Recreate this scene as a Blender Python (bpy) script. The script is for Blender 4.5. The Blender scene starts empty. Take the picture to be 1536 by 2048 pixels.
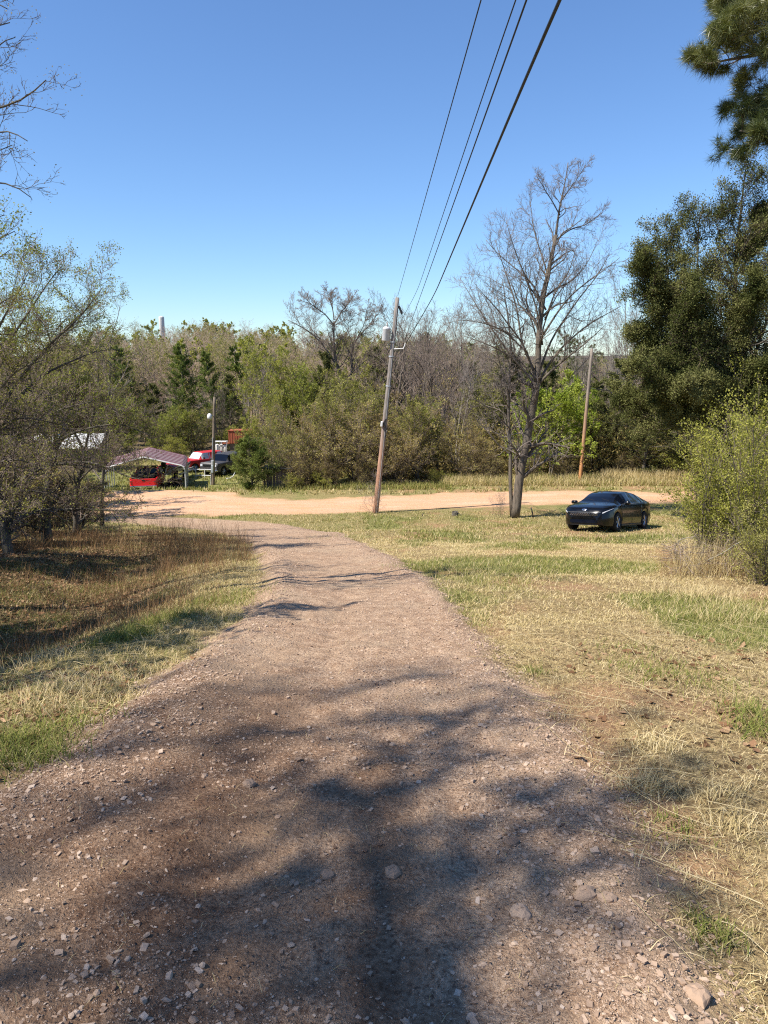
import bpy, math, random
import numpy as np
from mathutils import Vector, Matrix

R = math.radians
scene = bpy.context.scene
COL = scene.collection
rs = np.random.RandomState

# ------------------------------------------------------------------ camera model
F = 1479.0
PITCH = R(11.6)
EYE = 1.6
CP, SP = math.cos(PITCH), math.sin(PITCH)

def ray(x, y):
    u = (x - 768.0) / F
    v = (1024.0 - y) / F
    return np.array([u, CP + v * SP, -SP + v * CP])

def pix(x, y, D):
    """world point seen at photo pixel x,y at forward distance D"""
    r = ray(x, y)
    return np.array([0, 0, EYE]) + r * (D / r[1])

# ------------------------------------------------------------------ noise
def _hash(ix, iy, seed):
    n = (ix.astype(np.int64) * 374761393 + iy.astype(np.int64) * 668265263 + seed * 1442695041) & 0x7fffffff
    n = ((n ^ (n >> 13)) * 1274126177) & 0x7fffffff
    n = n ^ (n >> 16)
    return (n & 0xffff) / 65535.0

def vnoise(x, y, seed=0):
    x = np.asarray(x, float); y = np.asarray(y, float)
    ix = np.floor(x); iy = np.floor(y)
    fx = x - ix; fy = y - iy
    fx = fx * fx * (3 - 2 * fx); fy = fy * fy * (3 - 2 * fy)
    ix = ix.astype(np.int64); iy = iy.astype(np.int64)
    a = _hash(ix, iy, seed); b = _hash(ix + 1, iy, seed)
    c = _hash(ix, iy + 1, seed); d = _hash(ix + 1, iy + 1, seed)
    return (a * (1 - fx) + b * fx) * (1 - fy) + (c * (1 - fx) + d * fx) * fy

def fbm(x, y, seed=0, oct=4, gain=0.5):
    s = 0; a = 1; t = 0
    for i in range(oct):
        s = s + a * vnoise(np.asarray(x) * 2 ** i, np.asarray(y) * 2 ** i, seed + i * 17)
        t += a; a *= gain
    return s / t

def sstep(a, b, x):
    t = np.clip((np.asarray(x, float) - a) / (b - a), 0, 1)
    return t * t * (3 - 2 * t)

# ------------------------------------------------------------------ terrain
_D = np.array([-400, -60, -20, -8, 0, 1.5, 5, 10, 15, 20, 26, 28.5, 31, 34, 37, 41, 45, 50, 60, 80, 400, 4000.])
_DR = np.array([-12, -4.0, -1.2, .5, 1.6, 1.80, 2.35, 3.15, 4.03, 4.92, 6.03, 6.48, 6.78, 7.02, 7.2, 7.35, 7.45, 7.55, 7.8, 8.2, 8.2, 8.2])
_g = np.arange(-380, 400, 0.25)
_gv = np.interp(_g, _D, EYE - _DR)
_k = np.ones(9) / 9
_gs = np.convolve(np.pad(_gv, 4, mode='edge'), _k, 'valid')

def h0(X, Y):
    X = np.asarray(X, float); Y = np.asarray(Y, float)
    z = np.interp(Y, _g, _gs)
    # hollow on the left of the drive
    z = z - 0.55 * np.exp(-((X + 5.2 + 0.10 * (Y - 10)) / 1.9) ** 2) * np.exp(-((Y - 11.5) / 5.5) ** 2)
    z = z - 0.25 * sstep(2.2, 4.5, -X) * sstep(2, 5, Y) * (1 - sstep(9, 14, Y))
    z = z - 1.35 * sstep(41.5, 51, Y) * sstep(-1.5, -6, X)      # yard on the left lies lower
    # wooded hill, left and centre, far off
    z = z + 9.0 * sstep(90, 300, Y) * np.exp(-((X + 90) / 120.) ** 2)
    z = z + 15 * sstep(900, 1800, Y) + 22 * sstep(700, 1500, Y) * (fbm(X * .0016 + 7, Y * .0006, 61, 3) - .42)
    # soft undulation
    z = z + (fbm(X * .25, Y * .25, 5, 3) - .5) * .30 * sstep(3, 9, np.abs(X) + Y * .3) * (1 - sstep(30, 34, Y) * (1 - sstep(44, 60, Y)))
    return z

def hit(x, y, f=h0):
    """ground point under photo pixel"""
    r = ray(x, y); o = np.array([0, 0, EYE])
    t0, t1 = 0.5, 0.5
    while t1 < 600:
        p = o + r * t1
        if p[2] < float(f(p[0], p[1])): break
        t0 = t1; t1 *= 1.03
    for _ in range(30):
        m = (t0 + t1) / 2; p = o + r * m
        if p[2] < float(f(p[0], p[1])): t1 = m
        else: t0 = m
    return o + r * t1

def poly_sd(X, Y, poly):
    """signed distance to a polygon, positive inside"""
    shp = np.shape(X); X = np.ravel(X); Y = np.ravel(Y)
    P = np.asarray(poly)[:, :2]; n = len(P)
    dmin = np.full(X.shape, 1e9); ins = np.zeros(X.shape, bool)
    for i in range(n):
        a = P[i]; b = P[(i + 1) % n]; e = b - a
        wx = X - a[0]; wy = Y - a[1]
        t = np.clip((wx * e[0] + wy * e[1]) / max(1e-9, e @ e), 0, 1)
        d = np.hypot(wx - t * e[0], wy - t * e[1]); dmin = np.minimum(dmin, d)
        c = ((a[1] <= Y) != (b[1] <= Y))
        with np.errstate(divide='ignore', invalid='ignore'):
            xi = a[0] + (Y - a[1]) / (b[1] - a[1] + 1e-12) * e[0]
        ins ^= (c & (X < xi))
    return (np.where(ins, dmin, -dmin)).reshape(shp)

_redge = [(1490, 2040), (1400, 1900), (1330, 1760), (1240, 1600), (1130, 1450), (1060, 1370), (985, 1290), (930, 1225),
          (872, 1165), (800, 1120), (735, 1090), (660, 1063), (560, 1046), (430, 1037), (330, 1033), (200, 1028)]
_ledge = [(150, 1040), (300, 1049), (380, 1057), (450, 1067), (495, 1085), (522, 1120), (530, 1160), (500, 1215), (430, 1270),
          (330, 1335), (235, 1400), (120, 1480), (0, 1560)]
DRIVE = [(2.2, -12), (1.5, -2), (1.25, .8)] + [tuple(hit(*q)[:2]) for q in _redge] + [tuple(hit(*q)[:2]) for q in _ledge] + \
        [(-2.35, 2.6), (-2.3, .5), (-1.9, -3), (-1.2, -12)]
_rt = [(-500, 1012), (-100, 1003), (150, 990), (240, 981), (330, 981), (470, 986), (505, 997), (600, 999), (740, 993), (900, 986), (1100, 981), (1360, 984), (1700, 990), (2200, 1000)]
_rb = [(2200, 1030), (1700, 1012), (1360, 1006), (1100, 1010), (1000, 1013), (740, 1024), (560, 1030), (380, 1030), (280, 1031), (150, 1037), (-100, 1052), (-500, 1080)]
ROAD = [tuple(hit(*q)[:2]) for q in _rt] + [tuple(hit(*q)[:2]) for q in _rb]

def sd_drive(X, Y):
    return poly_sd(X, Y, DRIVE) + (fbm(np.asarray(X) * 2.2, np.asarray(Y) * 2.2, 31, 3) - .5) * .6
def sd_road(X, Y):
    return poly_sd(X, Y, ROAD) + (fbm(np.asarray(X) * .9, np.asarray(Y) * .9, 37, 3) - .5) * 1.5

def hz(X, Y):
    """final ground height"""
    X = np.asarray(X, float); Y = np.asarray(Y, float)
    z = h0(X, Y)
    near = 1 - sstep(14, 26, Y)
    sd = poly_sd(X, Y, DRIVE)
    inn = sstep(-.15, .25, sd)
    z = z + .05 * inn * np.exp(-((sd - .35) / .3) ** 2) * near          # gravel berm along the edges
    z = z - .035 * (1 - inn) * sstep(-.8, -.1, sd)
    for xo in (-.62, .72):      # shallow wheel tracks following the drive
        z = z - .022 * inn * np.exp(-((X - xo * (1 - .03 * Y) + .012 * np.maximum(Y - 6, 0) ** 1.5) / .17) ** 2) * (1 - sstep(9, 13, Y))
    z = z + (fbm(X * 2.7, Y * 2.7, 11, 3) - .5) * .075 * near
    z = z + (fbm(X * 13, Y * 11, 12, 3) - .5) * .030 * (1 - sstep(6, 12, Y))
    z = z + (fbm(X * 45, Y * 45, 13, 2) - .5) * .017 * (1 - sstep(3.5, 6, Y))
    return z

# ------------------------------------------------------------------ mesh builder
class MB:
    def __init__(s):
        s.V = []; s.Fq = []; s.Ft = []; s.A = []; s.mq = []; s.mt = []; s.n = 0
    def add(s, V, Q=None, T=None, tint=0.5, mat=0):
        V = np.asarray(V, np.float32).reshape(-1, 3)
        if np.isscalar(tint): tint = np.full(len(V), tint, np.float32)
        s.V.append(V); s.A.append(np.asarray(tint, np.float32))
        if Q is not None and len(Q):
            Q = np.asarray(Q, np.int32) + s.n; s.Fq.append(Q); s.mq.append(np.full(len(Q), mat, np.int32))
        if T is not None and len(T):
            T = np.asarray(T, np.int32) + s.n; s.Ft.append(T); s.mt.append(np.full(len(T), mat, np.int32))
        s.n += len(V)
        return s
    def arrays(s):
        V = np.concatenate(s.V); A = np.concatenate(s.A)
        Q = np.concatenate(s.Fq) if s.Fq else np.zeros((0, 4), np.int32)
        T = np.concatenate(s.Ft) if s.Ft else np.zeros((0, 3), np.int32)
        mq = np.concatenate(s.mq) if s.mq else np.zeros(0, np.int32)
        mt = np.concatenate(s.mt) if s.mt else np.zeros(0, np.int32)
        return V, A, Q, T, mq, mt
    def mesh(s, name, mats, smooth=True):
        V, A, Q, T, mq, mt = s.arrays()
        me = bpy.data.meshes.new(name)
        me.vertices.add(len(V)); me.vertices.foreach_set('co', V.ravel())
        nl = len(Q) * 4 + len(T) * 3
        me.loops.add(nl)
        me.loops.foreach_set('vertex_index', np.concatenate([Q.ravel(), T.ravel()]).astype(np.int32))
        me.polygons.add(len(Q) + len(T))
        ls = np.concatenate([np.arange(len(Q)) * 4, len(Q) * 4 + np.arange(len(T)) * 3]).astype(np.int32)
        me.polygons.foreach_set('loop_start', ls)
        me.polygons.foreach_set('material_index', np.concatenate([mq, mt]).astype(np.int32))
        me.update(calc_edges=True)
        if smooth: me.shade_smooth()
        else: me.shade_flat()
        at = me.attributes.new('tint', 'FLOAT', 'POINT'); at.data.foreach_set('value', A)
        if not isinstance(mats, (list, tuple)): mats = [mats]
        for m in mats: me.materials.append(m)
        return me

def link(name, me, parent=None, loc=None, label=None, cat=None, group=None, kind=None):
    o = bpy.data.objects.new(name, me); COL.objects.link(o)
    if parent is not None: o.parent = parent
    if loc is not None: o.location = tuple(float(v) for v in loc)
    tag(o, label, cat, group, kind)
    return o

def tag(o, label=None, cat=None, group=None, kind=None):
    if label: o['label'] = label
    if cat: o['category'] = cat
    if group: o['group'] = group
    if kind: o['kind'] = kind
    return o

def thing(name, label, cat, loc=(0, 0, 0), rz=0, group=None, rot=None):
    o = bpy.data.objects.new(name, None); COL.objects.link(o)
    o.empty_display_size = .1
    o.location = tuple(float(v) for v in loc)
    o.rotation_euler = rot if rot is not None else (0, 0, rz)
    return tag(o, label, cat, group)

# primitive generators returning (V, Q, T)
def box(c, s, rz=0.0, M=None):
    sx, sy, sz = [v / 2 for v in s]
    V = np.array([[x, y, z] for z in (-sz, sz) for x, y in ((-sx, -sy), (sx, -sy), (sx, sy), (-sx, sy))])
    if rz:
        cc, ss = math.cos(rz), math.sin(rz); V = V @ np.array([[cc, ss, 0], [-ss, cc, 0], [0, 0, 1]])
    V = V + np.array(c)
    Q = [[0, 3, 2, 1], [4, 5, 6, 7], [0, 1, 5, 4], [1, 2, 6, 5], [2, 3, 7, 6], [3, 0, 4, 7]]
    return V, Q, None

def bbox(c, s, b=.02, rz=0.0):
    """box with chamfered vertical and horizontal edges"""
    sx, sy, sz = [v / 2 for v in s]
    b = min(b, sx * .45, sy * .45, sz * .45)
    ring = [(-sx + b, -sy), (sx - b, -sy), (sx, -sy + b), (sx, sy - b), (sx - b, sy), (-sx + b, sy), (-sx, sy - b), (-sx, -sy + b)]
    ringi = [(x * (1 - b / sx), y * (1 - b / sy)) for x, y in ring]
    V = []
    for z, rg in ((-sz, ringi), (-sz + b, ring), (sz - b, ring), (sz, ringi)):
        V += [[x, y, z] for x, y in rg]
    V = np.array(V, float)
    Q = []
    for k in range(3):
        for i in range(8):
            j = (i + 1) % 8
            Q.append([k * 8 + i, k * 8 + j, (k + 1) * 8 + j, (k + 1) * 8 + i])
    for o, fl in ((0, 1), (24, 0)):
        for a in ((0, 1, 2, 3), (0, 3, 4, 7), (4, 5, 6, 7)):
            q = [o + v for v in a]
            Q.append(q[::-1] if fl else q)
    if rz:
        cc, ss = math.cos(rz), math.sin(rz); V = V @ np.array([[cc, ss, 0], [-ss, cc, 0], [0, 0, 1]])
    return V + np.array(c), Q, None

def norm(v):
    return v / np.maximum(1e-9, np.linalg.norm(v, axis=-1, keepdims=True))

def tubes(pts, rad, sides=6, cap=True):
    """pts (B,n,3) rad (B,n) -> V,Q"""
    pts = np.asarray(pts, float); rad = np.asarray(rad, float)
    B, n, _ = pts.shape
    T = np.zeros_like(pts)
    T[:, 1:-1] = pts[:, 2:] - pts[:, :-2]; T[:, 0] = pts[:, 1] - pts[:, 0]; T[:, -1] = pts[:, -1] - pts[:, -2]
    T = norm(T)
    m = norm(pts[:, -1] - pts[:, 0])
    ref = np.where(np.abs(m[:, 2:3]) > .8, np.array([[1., 0, 0]]), np.array([[0, 0, 1.]]))
    U = norm(np.cross(T, ref[:, None, :])); W = np.cross(T, U)
    a = np.linspace(0, 2 * np.pi, sides, endpoint=False)
    V = pts[:, :, None] + rad[:, :, None, None] * (np.cos(a)[None, None, :, None] * U[:, :, None] + np.sin(a)[None, None, :, None] * W[:, :, None])
    idx = np.arange(B * n * sides).reshape(B, n, sides)
    r = np.roll(idx, -1, 2)
    Q = np.stack([idx[:, :-1], r[:, :-1], r[:, 1:], idx[:, 1:]], -1).reshape(-1, 4)
    V = V.reshape(-1, 3)
    T_ = None
    if cap and sides > 3:
        c0 = len(V); V = np.concatenate([V, pts[:, 0], pts[:, -1]])
        t = []
        for e, k, fl in ((0, 0, 1), (n - 1, B, 0)):
            A = idx[:, e]; Bq = r[:, e]; C = np.repeat(c0 + k + np.arange(B)[:, None], sides, 1)
            t.append(np.stack([Bq, A, C] if fl else [A, Bq, C], -1).reshape(-1, 3))
        T_ = np.concatenate(t)
    return V, Q, T_

def tube(p, r, sides=8):
    p = np.asarray(p, float)
    r = np.full(len(p), r) if np.isscalar(r) else np.asarray(r, float)
    return tubes(p[None], r[None], sides)

def disc_x(c, r, w, n=20, axis=1):
    """solid short cylinder with axis along y (axis=1), x or z"""
    d = np.zeros(3); d[axis] = w / 2
    return tube([np.array(c) - d, np.array(c) + d], r, n)

def lathe(prof, n=16, axis=2, c=(0, 0, 0)):
    a = np.linspace(0, 2 * np.pi, n, endpoint=False)
    P = np.array(prof, float)
    V = np.stack([P[:, None, 0] * np.cos(a), P[:, None, 0] * np.sin(a), np.repeat(P[:, 1:2], n, 1)], -1)
    if axis == 1: V = V[..., [0, 2, 1]] * np.array([1, 1, -1])
    if axis == 0: V = V[..., [2, 1, 0]] * np.array([1, 1, -1])
    idx = np.arange(len(P) * n).reshape(len(P), n); r = np.roll(idx, -1, 1)
    Q = np.stack([idx[:-1], r[:-1], r[1:], idx[1:]], -1).reshape(-1, 4)
    return V.reshape(-1, 3) + np.array(c), Q, None
def rmat(rng, N):
    """random orientation frames (N,3,3)"""
    q = rng.normal(size=(N, 4)); q /= np.linalg.norm(q, axis=1, keepdims=True)
    w, x, y, z = q.T
    return np.stack([np.stack([1 - 2 * (y * y + z * z), 2 * (x * y - z * w), 2 * (x * z + y * w)], -1),
                     np.stack([2 * (x * y + z * w), 1 - 2 * (x * x + z * z), 2 * (y * z - x * w)], -1),
                     np.stack([2 * (x * z - y * w), 2 * (y * z + x * w), 1 - 2 * (x * x + y * y)], -1)], 1)
# ------------------------------------------------------------------ materials
def newmat(name):
    m = bpy.data.materials.new(name); m.use_nodes = True
    nt = m.node_tree; nt.nodes.clear()
    out = nt.nodes.new('ShaderNodeOutputMaterial')
    return m, nt, out

def nd(nt, t, **kw):
    n = nt.nodes.new(t)
    for k, v in kw.items():
        if k.startswith('i_'):
            key = k[2:]
            key = int(key) if key.isdigit() else key
            n.inputs[key].default_value = v
        else: setattr(n, k, v)
    return n

def ramp(nt, fac, stops):
    r = nt.nodes.new('ShaderNodeValToRGB'); e = r.color_ramp.elements
    while len(e) < len(stops): e.new(.5)
    for i, (p, c) in enumerate(stops):
        e[i].position = p; e[i].color = (*c, 1) if len(c) == 3 else c
    nt.links.new(fac, r.inputs[0]); return r.outputs[0]

def coords(nt, scale=1.0, obj=True):
    tc = nt.nodes.new('ShaderNodeTexCoord')
    if scale == 1.0: return tc.outputs['Object']
    mp = nt.nodes.new('ShaderNodeMapping')
    s = scale if isinstance(scale, (tuple, list)) else (scale,) * 3
    mp.inputs['Scale'].default_value = s
    nt.links.new(tc.outputs['Object'], mp.inputs[0]); return mp.outputs[0]

def noise(nt, vec, scale, detail=4, rough=.55, dist=0):
    n = nt.nodes.new('ShaderNodeTexNoise'); n.inputs['Scale'].default_value = scale
    n.inputs['Detail'].default_value = detail; n.inputs['Roughness'].default_value = rough
    n.inputs['Distortion'].default_value = dist
    nt.links.new(vec, n.inputs['Vector']); return n.outputs[0]

def mix(nt, fac, a, b, mode='MIX'):
    m = nt.nodes.new('ShaderNodeMix'); m.data_type = 'RGBA'; m.blend_type = mode
    def put(s, v):
        if isinstance(v, (int, float)): s.default_value = v
        elif isinstance(v, tuple): s.default_value = (*v, 1) if len(v) == 3 else v
        else: nt.links.new(v, s)
    put(m.inputs[0], fac); put(m.inputs[6], a); put(m.inputs[7], b)
    return m.outputs[2]

def mth(nt, op, a, b=None, c=None, clamp=False):
    m = nt.nodes.new('ShaderNodeMath'); m.operation = op; m.use_clamp = clamp
    for i, v in enumerate((a, b, c)):
        if v is None: continue
        if isinstance(v, (int, float)): m.inputs[i].default_value = v
        else: nt.links.new(v, m.inputs[i])
    return m.outputs[0]

def attr(nt, name):
    a = nt.nodes.new('ShaderNodeAttribute'); a.attribute_name = name; return a.outputs['Fac']

def bump(nt, h, strength=.5, dist=.02):
    b = nt.nodes.new('ShaderNodeBump'); b.inputs['Strength'].default_value = strength
    b.inputs['Distance'].default_value = dist
    nt.links.new(h, b.inputs['Height']); return b.outputs[0]

def surf(name, c1, c2=None, rough=.7, scale=6, spec=.3, metal=0, bmp=0, bscale=None, tintamt=0, stretch=None, coat=0):
    m, nt, out = newmat(name)
    p = nt.nodes.new('ShaderNodeBsdfPrincipled')
    p.inputs['Roughness'].default_value = rough
    p.inputs['Specular IOR Level'].default_value = spec
    p.inputs['Metallic'].default_value = metal
    p.inputs['Coat Weight'].default_value = coat
    if coat: p.inputs['Coat Roughness'].default_value = .03
    vec = coords(nt, stretch if stretch else 1.0)
    n = noise(nt, vec, scale, 5)
    c2 = c2 or tuple(v * .7 for v in c1)
    col = ramp(nt, n, [(.3, c2), (.7, c1)])
    nt.links.new(col, p.inputs['Base Color'])
    if bmp:
        nt.links.new(bump(nt, noise(nt, vec, bscale or scale * 3, 5), bmp, .01), p.inputs['Normal'])
    nt.links.new(p.outputs[0], out.inputs[0]); return m

def leafmat(name, stops, trans=.35, gloss=0.0):
    """diffuse + translucent leaf, colour from the per-vertex tint"""
    m, nt, out = newmat(name)
    col = ramp(nt, attr(nt, 'tint'), stops)
    d = nt.nodes.new('ShaderNodeBsdfDiffuse'); t = nt.nodes.new('ShaderNodeBsdfTranslucent')
    nt.links.new(col, d.inputs[0])
    nt.links.new(mix(nt, 1.0, col, (1.0, 1.0, .6), 'MULTIPLY'), t.inputs[0])
    s = nt.nodes.new('ShaderNodeMixShader'); s.inputs[0].default_value = trans
    nt.links.new(d.outputs[0], s.inputs[1]); nt.links.new(t.outputs[0], s.inputs[2])
    last = s.outputs[0]
    if gloss:
        g = nt.nodes.new('ShaderNodeBsdfGlossy'); g.inputs['Roughness'].default_value = .35
        g.inputs[0].default_value = (1, 1, 1, 1)
        s2 = nt.nodes.new('ShaderNodeMixShader'); s2.inputs[0].default_value = gloss
        nt.links.new(last, s2.inputs[1]); nt.links.new(g.outputs[0], s2.inputs[2]); last = s2.outputs[0]
    nt.links.new(last, out.inputs[0]); return m

def barkmat(name, c1, c2, scale=14):
    m, nt, out = newmat(name)
    p = nt.nodes.new('ShaderNodeBsdfPrincipled'); p.inputs['Roughness'].default_value = .9
    p.inputs['Specular IOR Level'].default_value = .15
    v = coords(nt, (1, 1, .22))
    n = noise(nt, v, scale, 5, .65)
    n2 = noise(nt, v, scale * .2, 2)
    c = ramp(nt, n, [(.32, c2), (.62, c1)])
    c = mix(nt, mth(nt, 'MULTIPLY', n2, .35), c, (.20, .21, .17))
    nt.links.new(c, p.inputs['Base Color'])
    nt.links.new(bump(nt, n, .8, .03), p.inputs['Normal'])
    nt.links.new(p.outputs[0], out.inputs[0]); return m

def plain(name, c, rough=.5, spec=.4, metal=0, coat=0, emit=None):
    m, nt, out = newmat(name)
    p = nt.nodes.new('ShaderNodeBsdfPrincipled')
    p.inputs['Base Color'].default_value = (*c, 1)
    p.inputs['Roughness'].default_value = rough; p.inputs['Specular IOR Level'].default_value = spec
    p.inputs['Metallic'].default_value = metal; p.inputs['Coat Weight'].default_value = coat
    p.inputs['Coat Roughness'].default_value = .04
    nt.links.new(p.outputs[0], out.inputs[0]); return m

M = {}
M['bark'] = barkmat('bark', (.17, .13, .10), (.055, .04, .032))
M['bark_dark'] = barkmat('bark_dark', (.11, .088, .070), (.04, .032, .026))
M['bark_pale'] = barkmat('bark_pale', (.30, .26, .21), (.14, .115, .09))
M['twig'] = surf('twig', (.30, .235, .195), (.17, .13, .105), .9, 3, .1)
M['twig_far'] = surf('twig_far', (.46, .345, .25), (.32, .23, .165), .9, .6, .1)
M['twig_dark'] = surf('twig_dark', (.17, .125, .09), (.075, .055, .042), .9, 3, .1)
M['twig_grey'] = surf('twig_grey', (.29, .245, .215), (.16, .13, .115), .9, 3, .1)
M['leaf_young'] = leafmat('leaf_young', [(0, (.16, .17, .035)), (.5, (.26, .29, .06)), (1, (.40, .42, .11))], .4)
M['leaf_olive'] = leafmat('leaf_olive', [(0, (.15, .15, .035)), (.5, (.275, .27, .07)), (1, (.41, .38, .13))], .35)
M['leaf_brown'] = leafmat('leaf_brown', [(0, (.18, .14, .055)), (.5, (.34, .265, .10)), (1, (.45, .41, .14))], .3)
M['leaf_lime'] = leafmat('leaf_lime', [(0, (.18, .24, .03)), (.5, (.31, .37, .06)), (1, (.48, .52, .13))], .45)
M['leaf_yellow'] = leafmat('leaf_yellow', [(0, (.20, .21, .04)), (.5, (.32, .33, .07)), (1, (.45, .43, .12))], .4)
M['leaf_bush'] = leafmat('leaf_bush', [(0, (.15, .155, .03)), (.5, (.28, .285, .055)), (1, (.43, .42, .11))], .4)
M['cedar'] = leafmat('cedar', [(0, (.04, .05, .016)), (.5, (.115, .122, .04)), (1, (.21, .205, .08))], .15)
M['cedar_green'] = leafmat('cedar_green', [(0, (.055, .08, .02)), (.5, (.125, .16, .04)), (1, (.23, .27, .07))], .18)
M['needle'] = leafmat('needle', [(0, (.05, .07, .02)), (.5, (.11, .13, .035)), (1, (.22, .22, .075))], .2, .04)
M['grass'] = leafmat('grass', [(0, (.12, .15, .035)), (.30, (.27, .27, .08)), (.5, (.40, .315, .145)), (.75, (.57, .45, .23)), (1, (.72, .60, .37))], .25)
M['dead_leaf'] = leafmat('dead_leaf', [(0, (.10, .055, .03)), (.5, (.22, .12, .065)), (1, (.38, .25, .15))], .15)
M['black_paint'] = plain('black_paint', (.0025, .0025, .003), .22, .3, 0, .45)
M['glass_dark'] = plain('glass_dark', (.004, .006, .012), .06, .28)
M['black_trim'] = plain('black_trim', (.012, .012, .012), .45)
M['rubber'] = surf('rubber', (.02, .02, .019), (.012, .012, .012), .85, 20)
M['alloy'] = plain('alloy', (.45, .45, .46), .3, .5, .9)
M['chrome'] = plain('chrome', (.7, .7, .72), .15, .5, 1)
M['lamp_glass'] = plain('lamp_glass', (.55, .57, .6), .1, .8)
M['red_lens'] = plain('red_lens', (.35, .01, .01), .2, .6)
M['red_paint'] = surf('red_paint', (.72, .012, .02), (.60, .01, .016), .35, 5, .5, coat=.4)
M['red_old'] = surf('red_old', (.52, .022, .025), (.40, .022, .02), .5, 8, .4)
M['grey_paint'] = surf('grey_paint', (.075, .07, .07), (.035, .033, .035), .45, 4, .4)
M['white_paint'] = surf('white_paint', (.72, .72, .70), (.62, .61, .58), .4, 3, .4)
M['galv'] = surf('galv', (.52, .53, .54), (.42, .43, .44), .42, 10, .5, .35)
M['white_tube'] = surf('white_tube', (.74, .73, .71), (.62, .61, .59), .45, 5, .4)
M['pole_wood'] = None
M['red_wood'] = surf('red_wood', (.36, .11, .06), (.26, .075, .04), .8, 5, .2, stretch=(1, 1, .15))
M['old_wood'] = surf('old_wood', (.22, .18, .14), (.11, .09, .07), .9, 4, .1, stretch=(6, 6, .5), bmp=.4)
M['wire'] = plain('wire', (.018, .018, .02), .55)
M['porcelain'] = plain('porcelain', (.42, .40, .38), .25)
M['can'] = surf('can', (.60, .61, .62), (.50, .51, .52), .4, 3, .4)
M['plastic_box'] = surf('plastic_box', (.42, .46, .46), (.36, .39, .40), .5, 5)
M['concrete'] = surf('concrete', (.66, .64, .60), (.5, .48, .44), .85, 3)
M['tank'] = surf('tank', (.72, .70, .66), (.5, .45, .4), .6, 4)

def pole_mat(name, top, low, h0_, h1_):
    m, nt, out = newmat(name)
    p = nt.nodes.new('ShaderNodeBsdfPrincipled'); p.inputs['Roughness'].default_value = .85
    p.inputs['Specular IOR Level'].default_value = .15
    tc = nt.nodes.new('ShaderNodeTexCoord')
    sx = nt.nodes.new('ShaderNodeSeparateXYZ'); nt.links.new(tc.outputs['Object'], sx.inputs[0])
    v = coords(nt, (1, 1, .06))
    n = noise(nt, v, 34, 4, .7)
    n2 = noise(nt, coords(nt, (1, 1, .25)), 4, 3)
    f = mth(nt, 'ADD', sx.outputs[2], mth(nt, 'MULTIPLY', n2, 1.6))
    mr = nt.nodes.new('ShaderNodeMapRange'); nt.links.new(f, mr.inputs[0])
    mr.inputs[1].default_value = h0_; mr.inputs[2].default_value = h1_
    c = mix(nt, mr.outputs[0], low, top)
    c = mix(nt, ramp(nt, n, [(.35, (1, 1, 1)), (.55, (0, 0, 0))]), c, mix(nt, .6, c, (.05, .04, .035)))
    nt.links.new(c, p.inputs['Base Color'])
    nt.links.new(bump(nt, n, .7, .02), p.inputs['Normal'])
    nt.links.new(p.outputs[0], out.inputs[0]); return m
M['pole_a'] = pole_mat('pole_wood_old', (.26, .23, .205), (.46, .25, .16), 2.5, 5.5)
M['pole_b'] = pole_mat('pole_wood_new', (.27, .23, .19), (.55, .27, .11), 1.5, 6.5)
M['pole_c'] = pole_mat('pole_wood_dark', (.20, .16, .12), (.26, .2, .15), 1.5, 5.0)

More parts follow.
